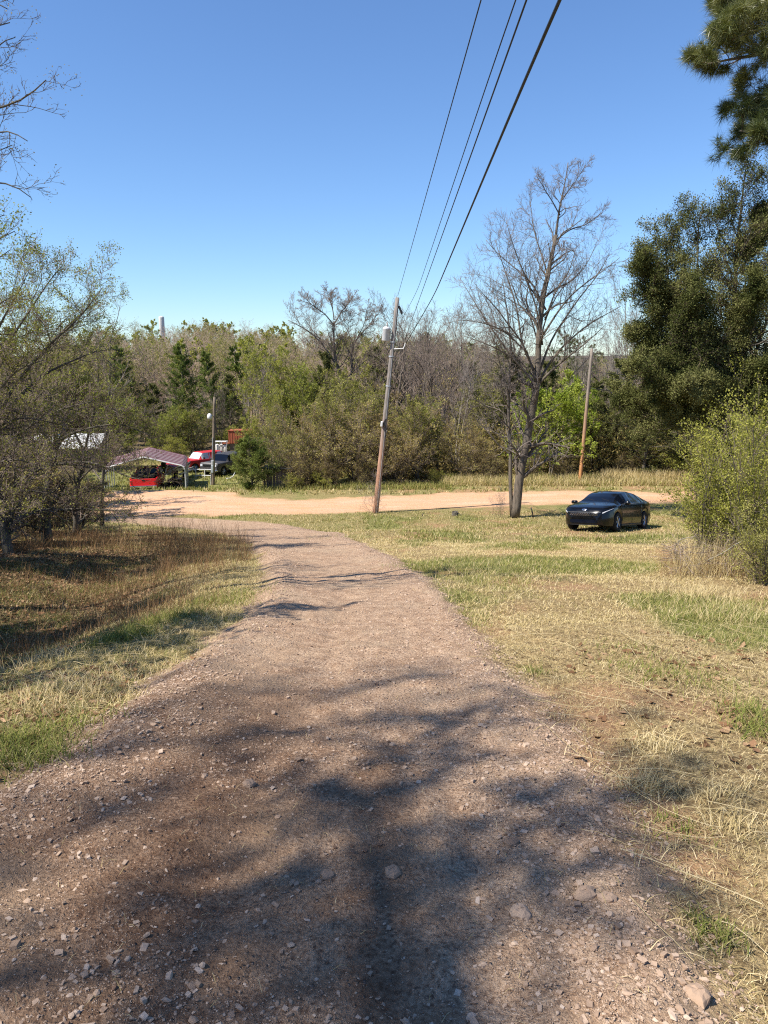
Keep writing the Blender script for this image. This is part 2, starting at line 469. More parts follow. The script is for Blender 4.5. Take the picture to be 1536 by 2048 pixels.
# ground
def ground_mat():
    m, nt, out = newmat('ground')
    p = nt.nodes.new('ShaderNodeBsdfPrincipled'); p.inputs['Roughness'].default_value = .95
    p.inputs['Specular IOR Level'].default_value = .12
    v = coords(nt)
    drive = attr(nt, 'drive'); road = attr(nt, 'road'); green = attr(nt, 'green'); litter = attr(nt, 'litter'); red = attr(nt, 'red')
    n_f = noise(nt, v, 55, 5, .65); n_m = noise(nt, v, 7, 5, .6); n_b = noise(nt, v, 1.3, 4); n_ff = noise(nt, v, 160, 3, .6)
    n_g = noise(nt, v, 22, 5, .7, .6)
    # driveway soil
    dc = ramp(nt, n_f, [(.33, (.18, .107, .07)), (.5, (.49, .335, .22)), (.68, (.70, .515, .36))])
    dc = mix(nt, mth(nt, 'MULTIPLY', ramp(nt, n_m, [(.4, (0, 0, 0)), (.62, (1, 1, 1))]), .55), dc, (.26, .15, .088))
    dc = mix(nt, mth(nt, 'MULTIPLY', ramp(nt, n_b, [(.45, (0, 0, 0)), (.7, (1, 1, 1))]), .5), dc, (.47, .35, .235))
    vo = nt.nodes.new('ShaderNodeTexVoronoi'); vo.inputs['Scale'].default_value = 38; nt.links.new(v, vo.inputs['Vector'])
    peb = ramp(nt, vo.outputs['Distance'], [(.16, (1, 1, 1)), (.30, (0, 0, 0))])
    gate = ramp(nt, n_m, [(.45, (0, 0, 0)), (.6, (1, 1, 1))])
    sepc = nt.nodes.new('ShaderNodeSeparateColor'); nt.links.new(vo.outputs['Color'], sepc.inputs[0])
    pc = mth(nt, 'MULTIPLY', mth(nt, 'MULTIPLY', peb, gate), mth(nt, 'GREATER_THAN', sepc.outputs[0], .55))
    dc = mix(nt, mth(nt, 'MULTIPLY', pc, .6), dc, (.42, .36, .32))
    dc = mix(nt, mth(nt, 'MULTIPLY', attr(nt, 'damp'), .9), dc, mix(nt, 1.0, dc, (.42, .35, .315), 'MULTIPLY'))  # darkens the damp left soil and the painted shadow streak alike
    # red dirt road
    rc = ramp(nt, n_m, [(.3, (.49, .285, .165)), (.7, (.60, .385, .24))])
    vs = coords(nt, (.25, 2.2, 1)); n_s = noise(nt, vs, 2.6, 4)
    rc = mix(nt, mth(nt, 'MULTIPLY', ramp(nt, n_s, [(.44, (0, 0, 0)), (.58, (1, 1, 1))]), .75), rc, (.60, .29, .12))
    rc = mix(nt, mth(nt, 'MULTIPLY', n_f, .35), rc, (.68, .52, .37))
    rc = mix(nt, mth(nt, 'MULTIPLY', attr(nt, 'rut'), .8), rc, (.64, .435, .29))
    # turf floor
    tc_ = ramp(nt, n_g, [(.36, (.11, .07, .035)), (.5, (.31, .22, .105)), (.66, (.54, .40, .20))])
    tg = ramp(nt, n_g, [(.36, (.06, .065, .02)), (.5, (.18, .19, .055)), (.66, (.34, .32, .12))])
    tcol = mix(nt, green, tc_, tg)
    tcol = mix(nt, mth(nt, 'MULTIPLY', red, .55), tcol, ramp(nt, n_f, [(.3, (.30, .14, .07)), (.7, (.50, .29, .18))]))
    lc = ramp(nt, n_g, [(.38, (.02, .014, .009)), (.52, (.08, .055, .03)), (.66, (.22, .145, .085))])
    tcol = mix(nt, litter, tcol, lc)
    tcol = mix(nt, attr(nt, 'far'), tcol, (.085, .07, .055))
    col = mix(nt, drive, tcol, dc)
    col = mix(nt, road, col, rc)
    nt.links.new(col, p.inputs['Base Color'])
    hsum = mth(nt, 'ADD', mth(nt, 'MULTIPLY', n_f, .6), mth(nt, 'ADD', mth(nt, 'MULTIPLY', n_ff, .25), mth(nt, 'MULTIPLY', pc, .5)))
    hsum = mth(nt, 'ADD', hsum, mth(nt, 'MULTIPLY', n_m, .8))
    nt.links.new(bump(nt, hsum, 1.0, .045), p.inputs['Normal'])
    nt.links.new(p.outputs[0], out.inputs[0]); return m
M['ground'] = ground_mat()

def stone_mat():
    m, nt, out = newmat('stone')
    p = nt.nodes.new('ShaderNodeBsdfPrincipled'); p.inputs['Roughness'].default_value = .9
    p.inputs['Specular IOR Level'].default_value = .15
    v = coords(nt); n = noise(nt, v, 60, 4)
    c = ramp(nt, attr(nt, 'tint'), [(0, (.17, .105, .07)), (.4, (.34, .235, .165)), (.75, (.45, .335, .25)), (1, (.55, .44, .35))])
    c = mix(nt, mth(nt, 'MULTIPLY', n, .5), c, (.36, .26, .18))
    nt.links.new(c, p.inputs['Base Color'])
    nt.links.new(bump(nt, n, .4, .01), p.inputs['Normal'])
    nt.links.new(p.outputs[0], out.inputs[0]); return m
M['stone'] = stone_mat()
# ------------------------------------------------------------------ world, sun, camera
SUN_EL, SUN_AZ = 52.0, 242.0      # azimuth clockwise from +Y
w = bpy.data.worlds.new('World'); scene.world = w; w.use_nodes = True
nt = w.node_tree; nt.nodes.clear()
sky = nt.nodes.new('ShaderNodeTexSky'); sky.sky_type = 'NISHITA'; sky.sun_disc = False
sky.sun_elevation = R(SUN_EL); sky.sun_rotation = R(SUN_AZ)
sky.altitude = 200; sky.air_density = 1.1; sky.dust_density = .0; sky.ozone_density = 2.0
bg = nt.nodes.new('ShaderNodeBackground'); bg.inputs[1].default_value = .096
wo = nt.nodes.new('ShaderNodeOutputWorld')
hsv = nt.nodes.new('ShaderNodeHueSaturation'); hsv.inputs['Saturation'].default_value = 1.0
nt.links.new(mix(nt, 1.0, sky.outputs[0], (.62, .79, 1.02), 'MULTIPLY'), hsv.inputs['Color']); nt.links.new(hsv.outputs[0], bg.inputs[0]); nt.links.new(bg.outputs[0], wo.inputs[0])
sd_ = bpy.data.lights.new('sun', 'SUN'); sd_.energy = 4.8; sd_.angle = R(.53); sd_.color = (1, .94, .84)
so = bpy.data.objects.new('sun', sd_); COL.objects.link(so)
_sv = Vector((math.sin(R(SUN_AZ)) * math.cos(R(SUN_EL)), math.cos(R(SUN_AZ)) * math.cos(R(SUN_EL)), math.sin(R(SUN_EL))))
so.rotation_euler = _sv.to_track_quat('Z', 'Y').to_euler(); so.location = (-20, -10, 30)

cam = bpy.data.cameras.new('camera'); co = bpy.data.objects.new('camera', cam); COL.objects.link(co)
cam.sensor_fit = 'VERTICAL'; cam.sensor_height = 36; cam.lens = 36 * F / 2048
cam.clip_start = .05; cam.clip_end = 8000
co.location = (0, 0, EYE); co.rotation_euler = (R(90) - PITCH, 0, 0)
scene.camera = co
scene.view_settings.view_transform = 'Standard'; scene.view_settings.look = 'None'
scene.view_settings.exposure = .86; scene.view_settings.gamma = 1
scene.cycles.max_bounces = 6; scene.cycles.diffuse_bounces = 3; scene.cycles.glossy_bounces = 3
scene.cycles.transmission_bounces = 4; scene.cycles.transparent_max_bounces = 8
scene.cycles.use_denoising = False; scene.cycles.pixel_filter_type = 'BLACKMAN_HARRIS'; scene.cycles.filter_width = 1.15
scene.cycles.use_fast_gi = False

# ------------------------------------------------------------------ ground sheet
def axis_pos(breaks):
    out = [breaks[0][0]]
    for (a, s0), (b, s1) in zip(breaks[:-1], breaks[1:]):
        x = a
        while x < b:
            t = (x - a) / (b - a); x += s0 + (s1 - s0) * t; out.append(min(x, b))
    return np.unique(np.array(out))
gx_p = axis_pos([(0, .028), (2.2, .035), (6, .12), (20, .5), (60, 3), (300, 25), (3000, 400)])
gx = np.concatenate([-gx_p[:0:-1], gx_p])
gyn = -axis_pos([(0, .2), (8, .6), (60, 6), (300, 60)])[:0:-1]
gy = np.concatenate([gyn, axis_pos([(0, .1), (1.1, .028), (3.2, .032), (6, .06), (14, .12), (45, .35), (80, 2), (400, 15), (3800, 400)])])
GX, GY = np.meshgrid(gx, gy)
gz = hz(GX, GY)
nx, ny = len(gx), len(gy)
idx = np.arange(nx * ny).reshape(ny, nx)
Qg = np.stack([idx[:-1, :-1], idx[:-1, 1:], idx[1:, 1:], idx[1:, :-1]], -1).reshape(-1, 4)
mb = MB(); mb.add(np.stack([GX, GY, gz], -1).reshape(-1, 3), Qg)
gm = mb.mesh('ground', M['ground'])
def green_map(X, Y):
    X = np.asarray(X, float); Y = np.asarray(Y, float)
    g = sstep(.44, .62, fbm(X * .55 + 3, Y * .38, 71, 4))
    g = np.maximum(g * .85, .9 * sstep(41, 44, Y) * (1 - sstep(60, 66, Y)) * sstep(-1, -6, X * 1.0) * 1.0)
    sd = poly_sd(X, Y, DRIVE)
    bank = np.exp(-((sd + .75) / .5) ** 2) * (X < 0) * (Y > 4.3) * (Y < 14) * .2
    hollow = .62 * sstep(1.1, 1.8, -sd) * (X < -1.2) * (Y > 3.5) * (Y < 30) * sstep(.38, .55, fbm(X * .9, Y * .7, 73, 3))
    g = np.maximum(g * np.where((X < -1.2) & (Y < 30), .4, 1), hollow)
    bank2 = np.exp(-((sd + .8) / .5) ** 2) * (X < -2) * (Y < 3.8) * .3
    far = .55 * sstep(18, 30, Y)
    return np.clip(np.maximum.reduce([g, bank, bank2, far * (.4 + .8 * fbm(X * .5, Y * .5, 77, 3))]), 0, 1)
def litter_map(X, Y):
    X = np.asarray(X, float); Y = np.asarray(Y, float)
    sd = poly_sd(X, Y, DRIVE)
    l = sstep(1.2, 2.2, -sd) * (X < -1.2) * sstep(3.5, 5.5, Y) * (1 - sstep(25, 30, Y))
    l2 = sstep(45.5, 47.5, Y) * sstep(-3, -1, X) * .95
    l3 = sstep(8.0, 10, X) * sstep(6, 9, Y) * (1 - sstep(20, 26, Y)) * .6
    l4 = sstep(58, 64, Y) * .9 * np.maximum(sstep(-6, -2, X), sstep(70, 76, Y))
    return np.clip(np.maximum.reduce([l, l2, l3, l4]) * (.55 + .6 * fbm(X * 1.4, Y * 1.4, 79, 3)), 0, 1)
def red_map(X, Y):
    X = np.asarray(X, float); Y = np.asarray(Y, float)
    r = sstep(.52, .70, fbm(X * .9, Y * .65, 91, 4)) * (X > 0)
    r2 = np.exp(-((X - 4.8) / 2.2) ** 2 - ((Y - 27.5) / 1.8) ** 2) * .8
    return np.clip(np.maximum(r, r2), 0, 1)
def setattrf(me, name, val):
    a = me.attributes.new(name, 'FLOAT', 'POINT'); a.data.foreach_set('value', np.asarray(val, np.float32).ravel())
_sr = poly_sd(GX, GY, ROAD)
setattrf(gm, 'rut', (np.exp(-((_sr - 1.5) / .32) ** 2) + np.exp(-((_sr - 2.9) / .3) ** 2)) * sstep(.35, .6, fbm(GX * .5, GY * .5, 151, 3)) * (GY > 30))
setattrf(gm, 'damp', np.clip(sstep(.9, -.6, GX + .12 * GY) * (1 - sstep(4.6, 6.2, GY)) * (.55 + .9 * (fbm(GX * 1.3, GY * 1.1, 141, 4) - .3)) + .55 * np.exp(-((GX + .02) / .16) ** 2) * (1 - sstep(3.4, 4.4, GY)) * sstep(.35, .6, fbm(GX * 3, GY * 1.6, 143, 3)), 0, 1))  # damp soil on the left, plus a central tree shadow streak painted dark
setattrf(gm, 'far', sstep(85, 150, GY))
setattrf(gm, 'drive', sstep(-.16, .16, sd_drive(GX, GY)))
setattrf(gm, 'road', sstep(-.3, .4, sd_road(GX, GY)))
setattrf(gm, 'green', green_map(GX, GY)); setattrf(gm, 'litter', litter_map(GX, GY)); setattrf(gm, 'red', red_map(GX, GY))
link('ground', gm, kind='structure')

# ------------------------------------------------------------------ gravel
PHI = (1 + 5 ** .5) / 2
ICO = norm(np.array([[-1, PHI, 0], [1, PHI, 0], [-1, -PHI, 0], [1, -PHI, 0], [0, -1, PHI], [0, 1, PHI], [0, -1, -PHI], [0, 1, -PHI], [PHI, 0, -1], [PHI, 0, 1], [-PHI, 0, -1], [-PHI, 0, 1]]))
ICOF = np.array([[0, 11, 5], [0, 5, 1], [0, 1, 7], [0, 7, 10], [0, 10, 11], [1, 5, 9], [5, 11, 4], [11, 10, 2], [10, 7, 6], [7, 1, 8], [3, 9, 4], [3, 4, 2], [3, 2, 6], [3, 6, 8], [3, 8, 9], [4, 9, 5], [2, 4, 11], [6, 2, 10], [8, 6, 7], [9, 8, 1]])
OCT = np.array([[1, 0, 0], [0, 1, 0], [-1, 0, 0], [0, -1, 0], [0, 0, 1], [0, 0, -1]], float)
OCTF = np.array([[0, 1, 4], [1, 2, 4], [2, 3, 4], [3, 0, 4]])
CUBE = np.array([[x, y, z] for z in (-1, 1) for x, y in ((-1, -1), (1, -1), (1, 1), (-1, 1))], float) * .75
CUBEQ = np.array([[0, 3, 2, 1], [4, 5, 6, 7], [0, 1, 5, 4], [1, 2, 6, 5], [2, 3, 7, 6], [3, 0, 4, 7]])
def stones(rng, X, Y, S, sink=.35, angular=.5):
    N = len(X)
    Z = hz(X, Y)
    sc = S[:, None] * np.stack([rng.uniform(.7, 1.25, N), rng.uniform(.55, 1., N), rng.uniform(.3, .75, N)], -1)
    Rm = rmat(rng, N) * .22 + np.eye(3)[None]
    a = rng.uniform(0, 6.28, N); ca, sa = np.cos(a), np.sin(a); z0 = np.zeros(N)
    Rz = np.stack([np.stack([ca, -sa, z0], -1), np.stack([sa, ca, z0], -1), np.stack([z0, z0, z0 + 1], -1)], 1)
    Rm = np.einsum('nij,njk->nik', Rz, Rm)
    cub = rng.rand(N) < angular
    small = S < .0062
    mbs = MB()
    for base, fq, ft, sel in ((ICO, None, ICOF, ~cub & ~small), (CUBE, CUBEQ, None, cub & ~small), (OCT, None, OCTF, small)):
        n = sel.sum()
        if not n: continue
        b = base[None] * (1 + rng.uniform(-.28, .28, (n, len(base), 1))) + rng.uniform(-.12, .12, (n, len(base), 3))
        V = np.einsum('nij,nkj->nki', Rm[sel], b * sc[sel][:, None])
        V += np.stack([X[sel], Y[sel], Z[sel] + S[sel] * (.30 - sink * .6)], -1)[:, None]
        f = fq if fq is not None else ft
        FF = (f[None] + (np.arange(n) * len(base))[:, None, None]).reshape(-1, f.shape[1])
        t = np.repeat(np.clip(rng.beta(2.2, 2.2, n), 0, 1), len(base))
        mbs.add(V.reshape(-1, 3), FF if fq is not None else None, FF if ft is not None else None, t)
    return mbs
rng = rs(4)
def scatter(rng, N, x0, x1, y0, y1, dens, pw=1.0):
    """rejection scatter; y biased toward the near side by pw"""
    u = rng.rand(N)
    Y = y0 + (y1 - y0) * u ** pw; X = rng.uniform(x0, x1, N)
    X = X * 1.0
    k = rng.rand(N) < dens(X, Y)
    return X[k], Y[k]
def dens_gravel(X, Y):
    sd = poly_sd(X, Y, DRIVE)
    edge = np.exp(-((sd - .30) / .30) ** 2)
    lanes = sstep(.46, .62, fbm(X * 1.6, Y * .8, 55, 3))
    centre = np.exp(-((X + .95) / .45) ** 2) * (Y < 6)
    return np.clip((edge * .80 + lanes * .26 + centre * .45 * sstep(.4, .6, fbm(X * 1.2, Y * .9, 57, 3)) + .07) * (sd > -.12), 0, 1)
X1, Y1 = scatter(rng, 420000, -2.4, 2.6, 1.2, 5.5, dens_gravel, 1.2)
S1 = np.clip(.0021 * (1 / (rng.rand(len(X1)) + .002)) ** .38, .0021, .0165)
X2, Y2 = scatter(rng, 190000, -5, 4, 5.2, 30, dens_gravel, 1.1)
S2 = np.clip(.0048 * (1 / (rng.rand(len(X2)) + .02)) ** .36, .005, .018) * (1 + Y2 * .012)
g = stones(rng, np.concatenate([X1, X2]), np.concatenate([Y1, Y2]), np.concatenate([S1, S2]))
link('gravel', g.mesh('gravel', M['stone'], smooth=False), kind='stuff', label='broken pinkish grey gravel spread over the driveway', cat='gravel')
for i, (px, py, s, lb) in enumerate([
        (1022, 1697, .030, 'dark round rock lying alone on smooth soil right of the centre of the drive'),
        (785, 1748, .030, 'grey wedge shaped rock in the dark shade in the middle of the drive'),
        (1170, 1812, .036, 'long tan rock on edge in the gravel berm, nearest the loose straw stalks'),
        (1040, 1833, .034, 'flat pale slab of rock with a crusty white face, right of the wheel track'),
        (1212, 1818, .028, 'square pinkish rock beside the long tan one on the gravel berm'),
        (498, 1572, .032, 'blocky grey rock among chips on the left side of the drive'),
        (1395, 1990, .036, 'large pale rock at the grass edge in the near right corner of the drive'),
        (655, 1748, .026, 'low lumpy rock half sunk in the soil left of the grey wedge rock')]):
    p = hit(px, py)
    r2 = rs(300 + i)
    mbr = MB(); n = 0
    # subdivided, chiselled rock
    a = np.linspace(0, 2 * np.pi, 11, endpoint=False); rings = []
    ex = r2.uniform(.85, 1.5)
    prof = [(0.02, 1.0), (.55, .92), (.9, .5), (1.0, 0), (.9, -.5)]
    jr = 1 + r2.uniform(-.22, .22, 11)
    for k, (rr, zz) in enumerate(prof):
        j = jr * (1 + r2.uniform(-.12, .12, 11))
        rings.append(np.stack([s * ex * rr * j * np.cos(a), s * rr * j * np.sin(a), s * .62 * zz * (1 + r2.uniform(-.15, .15, 11))], -1))
    V = np.concatenate(rings); ii = np.arange(55).reshape(5, 11); rr_ = np.roll(ii, -1, 1)
    Q = np.stack([ii[1:], rr_[1:], rr_[:-1], ii[:-1]], -1).reshape(-1, 4)
    mbr.add(V, Q, None, [.05, .25, .35, .55, .4, .3, .4, .2][i])
    o = link('rock', mbr.mesh('rock', M['stone'], smooth=False), label=lb, cat='rock', loc=(p[0], p[1], float(hz(p[0], p[1])) + s * .22))
    o.rotation_euler = (0, 0, r2.uniform(0, 6))
# dark damp clods
def dens_clod(X, Y):
    return (poly_sd(X, Y, DRIVE) > 0) * sstep(.5, .7, fbm(X * 2, Y * 2, 58, 3)) * .6
Xc, Yc = scatter(rng, 15000, -2.3, 2.2, 1.2, 6.5, dens_clod, 1.2)
Sc = np.clip(.0038 * (1 / (rng.rand(len(Xc)) + .03)) ** .4, .005, .016)
gc = stones(rng, Xc, Yc, Sc, angular=0)
m_ = surf('damp_soil', (.20, .125, .085), (.09, .055, .038), .95, 40, .1, bmp=.5)
link('soil_clods', gc.mesh('soil_clods', m_, smooth=False), kind='stuff', label='dark damp clods of soil scattered on the driveway', cat='soil')

# ------------------------------------------------------------------ grass and litter
def blades(mb, rng, X, Y, H, W, lean, tint, seg=3, flat=None, Z=None):
    N = len(X)
    if Z is None: Z = hz(X, Y)
    a = rng.uniform(0, 2 * np.pi, N)
    dx, dy = np.cos(a), np.sin(a)
    t = np.linspace(0, 1, seg + 1)
    ang0 = rng.uniform(.0, .35, N) + lean * .3
    ang1 = ang0 + lean
    P = np.zeros((N, seg + 1, 3)); P[:, 0] = np.stack([X, Y, Z - .004], -1)
    for k in range(seg):
        an = ang0 + (ang1 - ang0) * (k + .5) / seg
        s = H / seg
        P[:, k + 1, 0] = P[:, k, 0] + np.sin(an) * dx * s
        P[:, k + 1, 1] = P[:, k, 1] + np.sin(an) * dy * s
        P[:, k + 1, 2] = P[:, k, 2] + np.cos(an) * s
    # keep lying blades above ground
    tw = rng.uniform(-.8, .8, N)
    sxv = np.stack([-np.sin(a + tw), np.cos(a + tw), np.zeros(N)], -1)
    wd = W[:, None] * (1 - t ** 1.6 * .85)[None]
    L_ = P - sxv[:, None] * wd[..., None] / 2; R_ = P + sxv[:, None] * wd[..., None] / 2
    V = np.stack([L_, R_], 2).reshape(-1, 3)
    b = (np.arange(N) * (seg + 1) * 2)[:, None]
    k = np.arange(seg)[None] * 2
    Q = np.stack([b + k, b + k + 1, b + k + 3, b + k + 2], -1).reshape(-1, 4)
    tt = np.repeat(tint, (seg + 1) * 2)
    mb.add(V, Q, None, tt)
def off_drive(X, Y, soft=.1):
    return sstep(-.02, soft, -sd_drive(X, Y)) * sstep(-.2, .2, -sd_road(X, Y))
def gtint(rng, X, Y, bias=0.0):
    g = green_map(X, Y); r = rng.rand(len(X))
    isg = r < g * .85
    t = np.where(isg, rng.uniform(0, .38, len(X)), rng.uniform(.38, 1, len(X)) + bias)
    return np.clip(t, 0, 1)
def infr(X, Y, m=.8):
    return np.abs(X) < Y * .56 + m
mg = MB(); rng = rs(9)
# near, both sides: fine straw mat plus short blades
def field(N, x0, x1, y0, y1, hmin, hmax, wid, lean0, lean1, pw=1.3, dens=None, bias=0.0, seg=3, clump=0):
    if clump:
        n0 = N // clump
        Yc_ = y0 + (y1 - y0) * rng.rand(n0) ** pw; Xc_ = rng.uniform(x0, x1, n0)
        X = (Xc_[:, None] + rng.normal(0, .05, (n0, clump))).ravel(); Y = (Yc_[:, None] + rng.normal(0, .05, (n0, clump))).ravel()
        hs = np.repeat(rng.uniform(.6, 1.25, n0), clump)
    else:
        Y = y0 + (y1 - y0) * rng.rand(N) ** pw; X = rng.uniform(x0, x1, N); hs = np.ones(N)
    d = off_drive(X, Y) * np.clip(.30 + 1.5 * (fbm(X * 1.1, Y * .8, 131, 3) - .28), .15, 1)
    if dens is not None: d = d * dens(X, Y)
    k = (rng.rand(len(X)) < d) & infr(X, Y)
    X, Y, hs = X[k], Y[k], hs[k]
    g = green_map(X, Y); lit = litter_map(X, Y)
    k = rng.rand(len(X)) < (1 - .55 * lit)
    X, Y, hs, g = X[k], Y[k], hs[k], g[k]
    n = len(X)
    H = rng.uniform(hmin, hmax, n) * hs * (.75 + .7 * g)
    W = wid * rng.uniform(.6, 1.4, n) * (1 + .035 * Y)
    L = rng.uniform(lean0, lean1, n) * (1 - .35 * g)
    blades(mg, rng, X, Y, H, W, L, gtint(rng, X, Y, bias), seg)
field(150000, .6, 6.5, 1.3, 8, .02, .085, .0022, 1.1, 1.55, 1.25, bias=.05)        # straw mat right
field(50000, .6, 6.5, 1.3, 8, .02, .065, .003, .4, 1.3, 1.25, clump=7)
field(45000, -5.5, -.8, 2.2, 9, .03, .10, .0032, .4, 1.3, 1.2, clump=8)
field(32000, -5.5, -.8, 2.2, 9, .04, .12, .003, 1.0, 1.5, 1.2, bias=.05)
field(250000, -8, 12, 7.5, 20, .03, .085, .005, .3, 1.3, 1.15, clump=8)
field(150000, -8, 12, 7.5, 20, .04, .12, .004, 1.1, 1.5, 1.15, bias=.05)
field(190000, -17, 21, 19, 34.5, .04, .11, .008, .3, 1.2, 1.1, clump=8, seg=2)
field(110000, -32, 32, 40.5, 70, .08, .20, .015, .2, 1.0, 1.2, clump=7, seg=2)
# straggling straws that spill over the gravel edge
Xs = rng.uniform(-4, 4, 9000); Ys = rng.uniform(1.4, 12, 9000); sd = poly_sd(Xs, Ys, DRIVE)
k = (sd > -.2) & (sd < .5) & (rng.rand(9000) < np.exp(-np.clip(sd, 0, 1) / .16)); Xs, Ys = Xs[k], Ys[k]
blades(mg, rng, Xs, Ys, rng.uniform(.04, .13, len(Xs)), np.full(len(Xs), .003) * (1 + Ys * .04), np.full(len(Xs), 1.45), rng.uniform(.5, 1, len(Xs)), 3, Z=hz(Xs, Ys) + .008)
# odd short straws out on the drive
Xs = rng.uniform(-2, 2, 900); Ys = rng.uniform(1.4, 8, 900); k = poly_sd(Xs, Ys, DRIVE) > .2; Xs, Ys = Xs[k], Ys[k]
blades(mg, rng, Xs, Ys, rng.uniform(.02, .07, len(Xs)), np.full(len(Xs), .0022), np.full(len(Xs), 1.5), rng.uniform(.5, 1, len(Xs)), 2, Z=hz(Xs, Ys) + .006)
# strong green tufts on the left bank and the right
def tuft(px, py, n, hh, spread, tlo=0, thi=.35, wid=.005):
    p = hit(px, py)
    X = p[0] + rng.normal(0, spread, n); Y = p[1] + rng.normal(0, spread, n)
    blades(mg, rng, X, Y, rng.uniform(.4, 1, n) * hh, np.full(n, wid), rng.uniform(.3, 1.3, n), rng.uniform(tlo, thi, n), 4)
for px, py, n, hh, sp, *r_ in [(240, 1280, 1300, .20, .20), (330, 1240, 1300, .17, .24), (420, 1205, 1100, .15, .28), (480, 1185, 400, .12, .25), (30, 1480, 700, .16, .16), (60, 1510, 500, .14, .14),
                           (150, 1440, 300, .12, .15), (1380, 1360, 420, .10, .25), (1250, 1300, 300, .08, .22), (1300, 1340, 300, .09, .2), (1520, 1460, 300, .16, .10), (1500, 1430, 260, .13, .10),
                           (1420, 1835, 90, .09, .04), (1450, 1860, 70, .08, .04), (1350, 1640, 120, .07, .08), (1070, 1335, 160, .09, .08), (1010, 1150, 400, .1, .5), (1240, 1130, 500, .1, .55), (960, 1080, 600, .1, .7), (660, 1075, 200, .1, .5),
                           (850, 1140, 400, .1, .4), (300, 1100, 300, .2, .6), (440, 1120, 500, .16, .5), (120, 1240, 300, .15, .2), (60, 1190, 300, .16, .3), (200, 1180, 300, .16, .35), (330, 1150, 400, .18, .5), (400, 1118, 400, .18, .5), (250, 1130, 400, .18, .5), (160, 1145, 400, .2, .5), (60, 1140, 300, .2, .4), (340, 1195, 300, .14, .25), (20, 1260, 260, .14, .2), (110, 1290, 200, .12, .2)]:
    tuft(px, py, n, hh, sp)
for px, py, n, hh, sp in [(1290, 1560, 260, .11, .07), (1460, 1640, 220, .10, .08), (1440, 1590, 150, .10, .07), (1310, 1490, 300, .1, .1), (120, 1400, 400, .2, .2), (80, 1330, 400, .22, .25), (200, 1360, 300, .15, .15), (250, 1390, 160, .12, .08), (300, 1330, 400, .08, .2), (1400, 1190, 500, .25, .3), (1450, 1230, 400, .2, .3)]:
    tuft(px, py, n, hh, sp, .55, 1, .004)
link('grass', mg.mesh('grass', M['grass']), kind='stuff', label='mown dry straw and green grass blades on both sides of the drive', cat='grass')

# tall dry stalks
mt_ = MB(); rng = rs(10)
def stalks(N, fn, hlo, hhi, wid, tlo=.45, thi=.9):
    X, Y = fn(N); k = off_drive(X, Y) > .3; X, Y = X[k], Y[k]; n = len(X)
    blades(mt_, rng, X, Y, rng.uniform(hlo, hhi, n), np.full(n, wid) * (1 + .03 * Y), rng.uniform(.05, .7, n), rng.uniform(tlo, thi, n), 4)
def region_px(x0, x1, D0, D1):
    def fn(N):
        D = rng.uniform(D0, D1, N); px = rng.uniform(x0, x1, N)
        X = (px - 768) / F * D / CP * 1.0
        return X, D
    return fn
stalks(17000, region_px(880, 1420, 43.8, 47), .12, .62, .009, .2, .95)
stalks(3500, region_px(1200, 1400, 45.0, 47), .4, .95, .009, .5, .95)
stalks(2500, region_px(1360, 1560, 11, 13.6), .2, .8, .0035, .5, .95)
stalks(5000, region_px(500, 900, 42.3, 44.5), .1, .4, .012, .1, .5)
stalks(350, lambda N: (hit(748, 1018)[0] + rng.normal(0, .3, N), hit(748, 1018)[1] + rng.normal(0, .2, N)), .3, 1.1, .006, .4, .7)
link('tall_dry_grass', mt_.mesh('tall_dry_grass', M['grass']), kind='stuff', label='tall tan stalks of last year\'s grass standing in the verge', cat='grass')

mt_ = MB()
stalks(1500, region_px(150, 500, 13, 21), .12, .5, .0032, 0, 1)
def weed_clumps(n, x0, x1, D0, D1, per, h):
    for _ in range(n):
        D = rng.uniform(D0, D1); px = rng.uniform(x0, x1); cx = (px - 768) / F * D; m_ = int(per * rng.uniform(.4, 1.5)); hh = h * rng.uniform(.5, 1.3); t0_ = rng.uniform(0, .5)
        r_ = rng.uniform(.08, .35)
        stalks(m_, lambda N: (cx + rng.normal(0, r_, N), D + rng.normal(0, r_, N)), hh * .35, hh, .0034, t0_, t0_ + .45)
weed_clumps(40, -20, 330, 8, 14, 55, .42)
weed_clumps(42, 0, 460, 13, 21, 60, .62)
weed_clumps(26, 300, 500, 15, 22, 60, .8)
stalks(3000, region_px(-20, 420, 8, 20), .05, .2, .005, .3, 1)
stalks(420, region_px(230, 430, 17, 22), .5, 1.25, .0032, .3, 1)
stalks(2200, region_px(-40, 450, 8, 15), .08, .34, .0028, 0, 1)
stalks(1200, region_px(-40, 260, 16, 22), .15, .6, .004, 0, 1)
stalks(900, region_px(1330, 1560, 11, 13.6), .2, .7, .0032, .2, 1)
M['brown_stalk'] = leafmat('brown_stalk', [(0, (.16, .085, .045)), (.5, (.27, .16, .085)), (1, (.42, .30, .16))], .2)
link('dead_weeds', mt_.mesh('dead_weeds', M['brown_stalk']), kind='stuff', label='russet dead weeds standing in the shaded left hollow', cat='weeds')

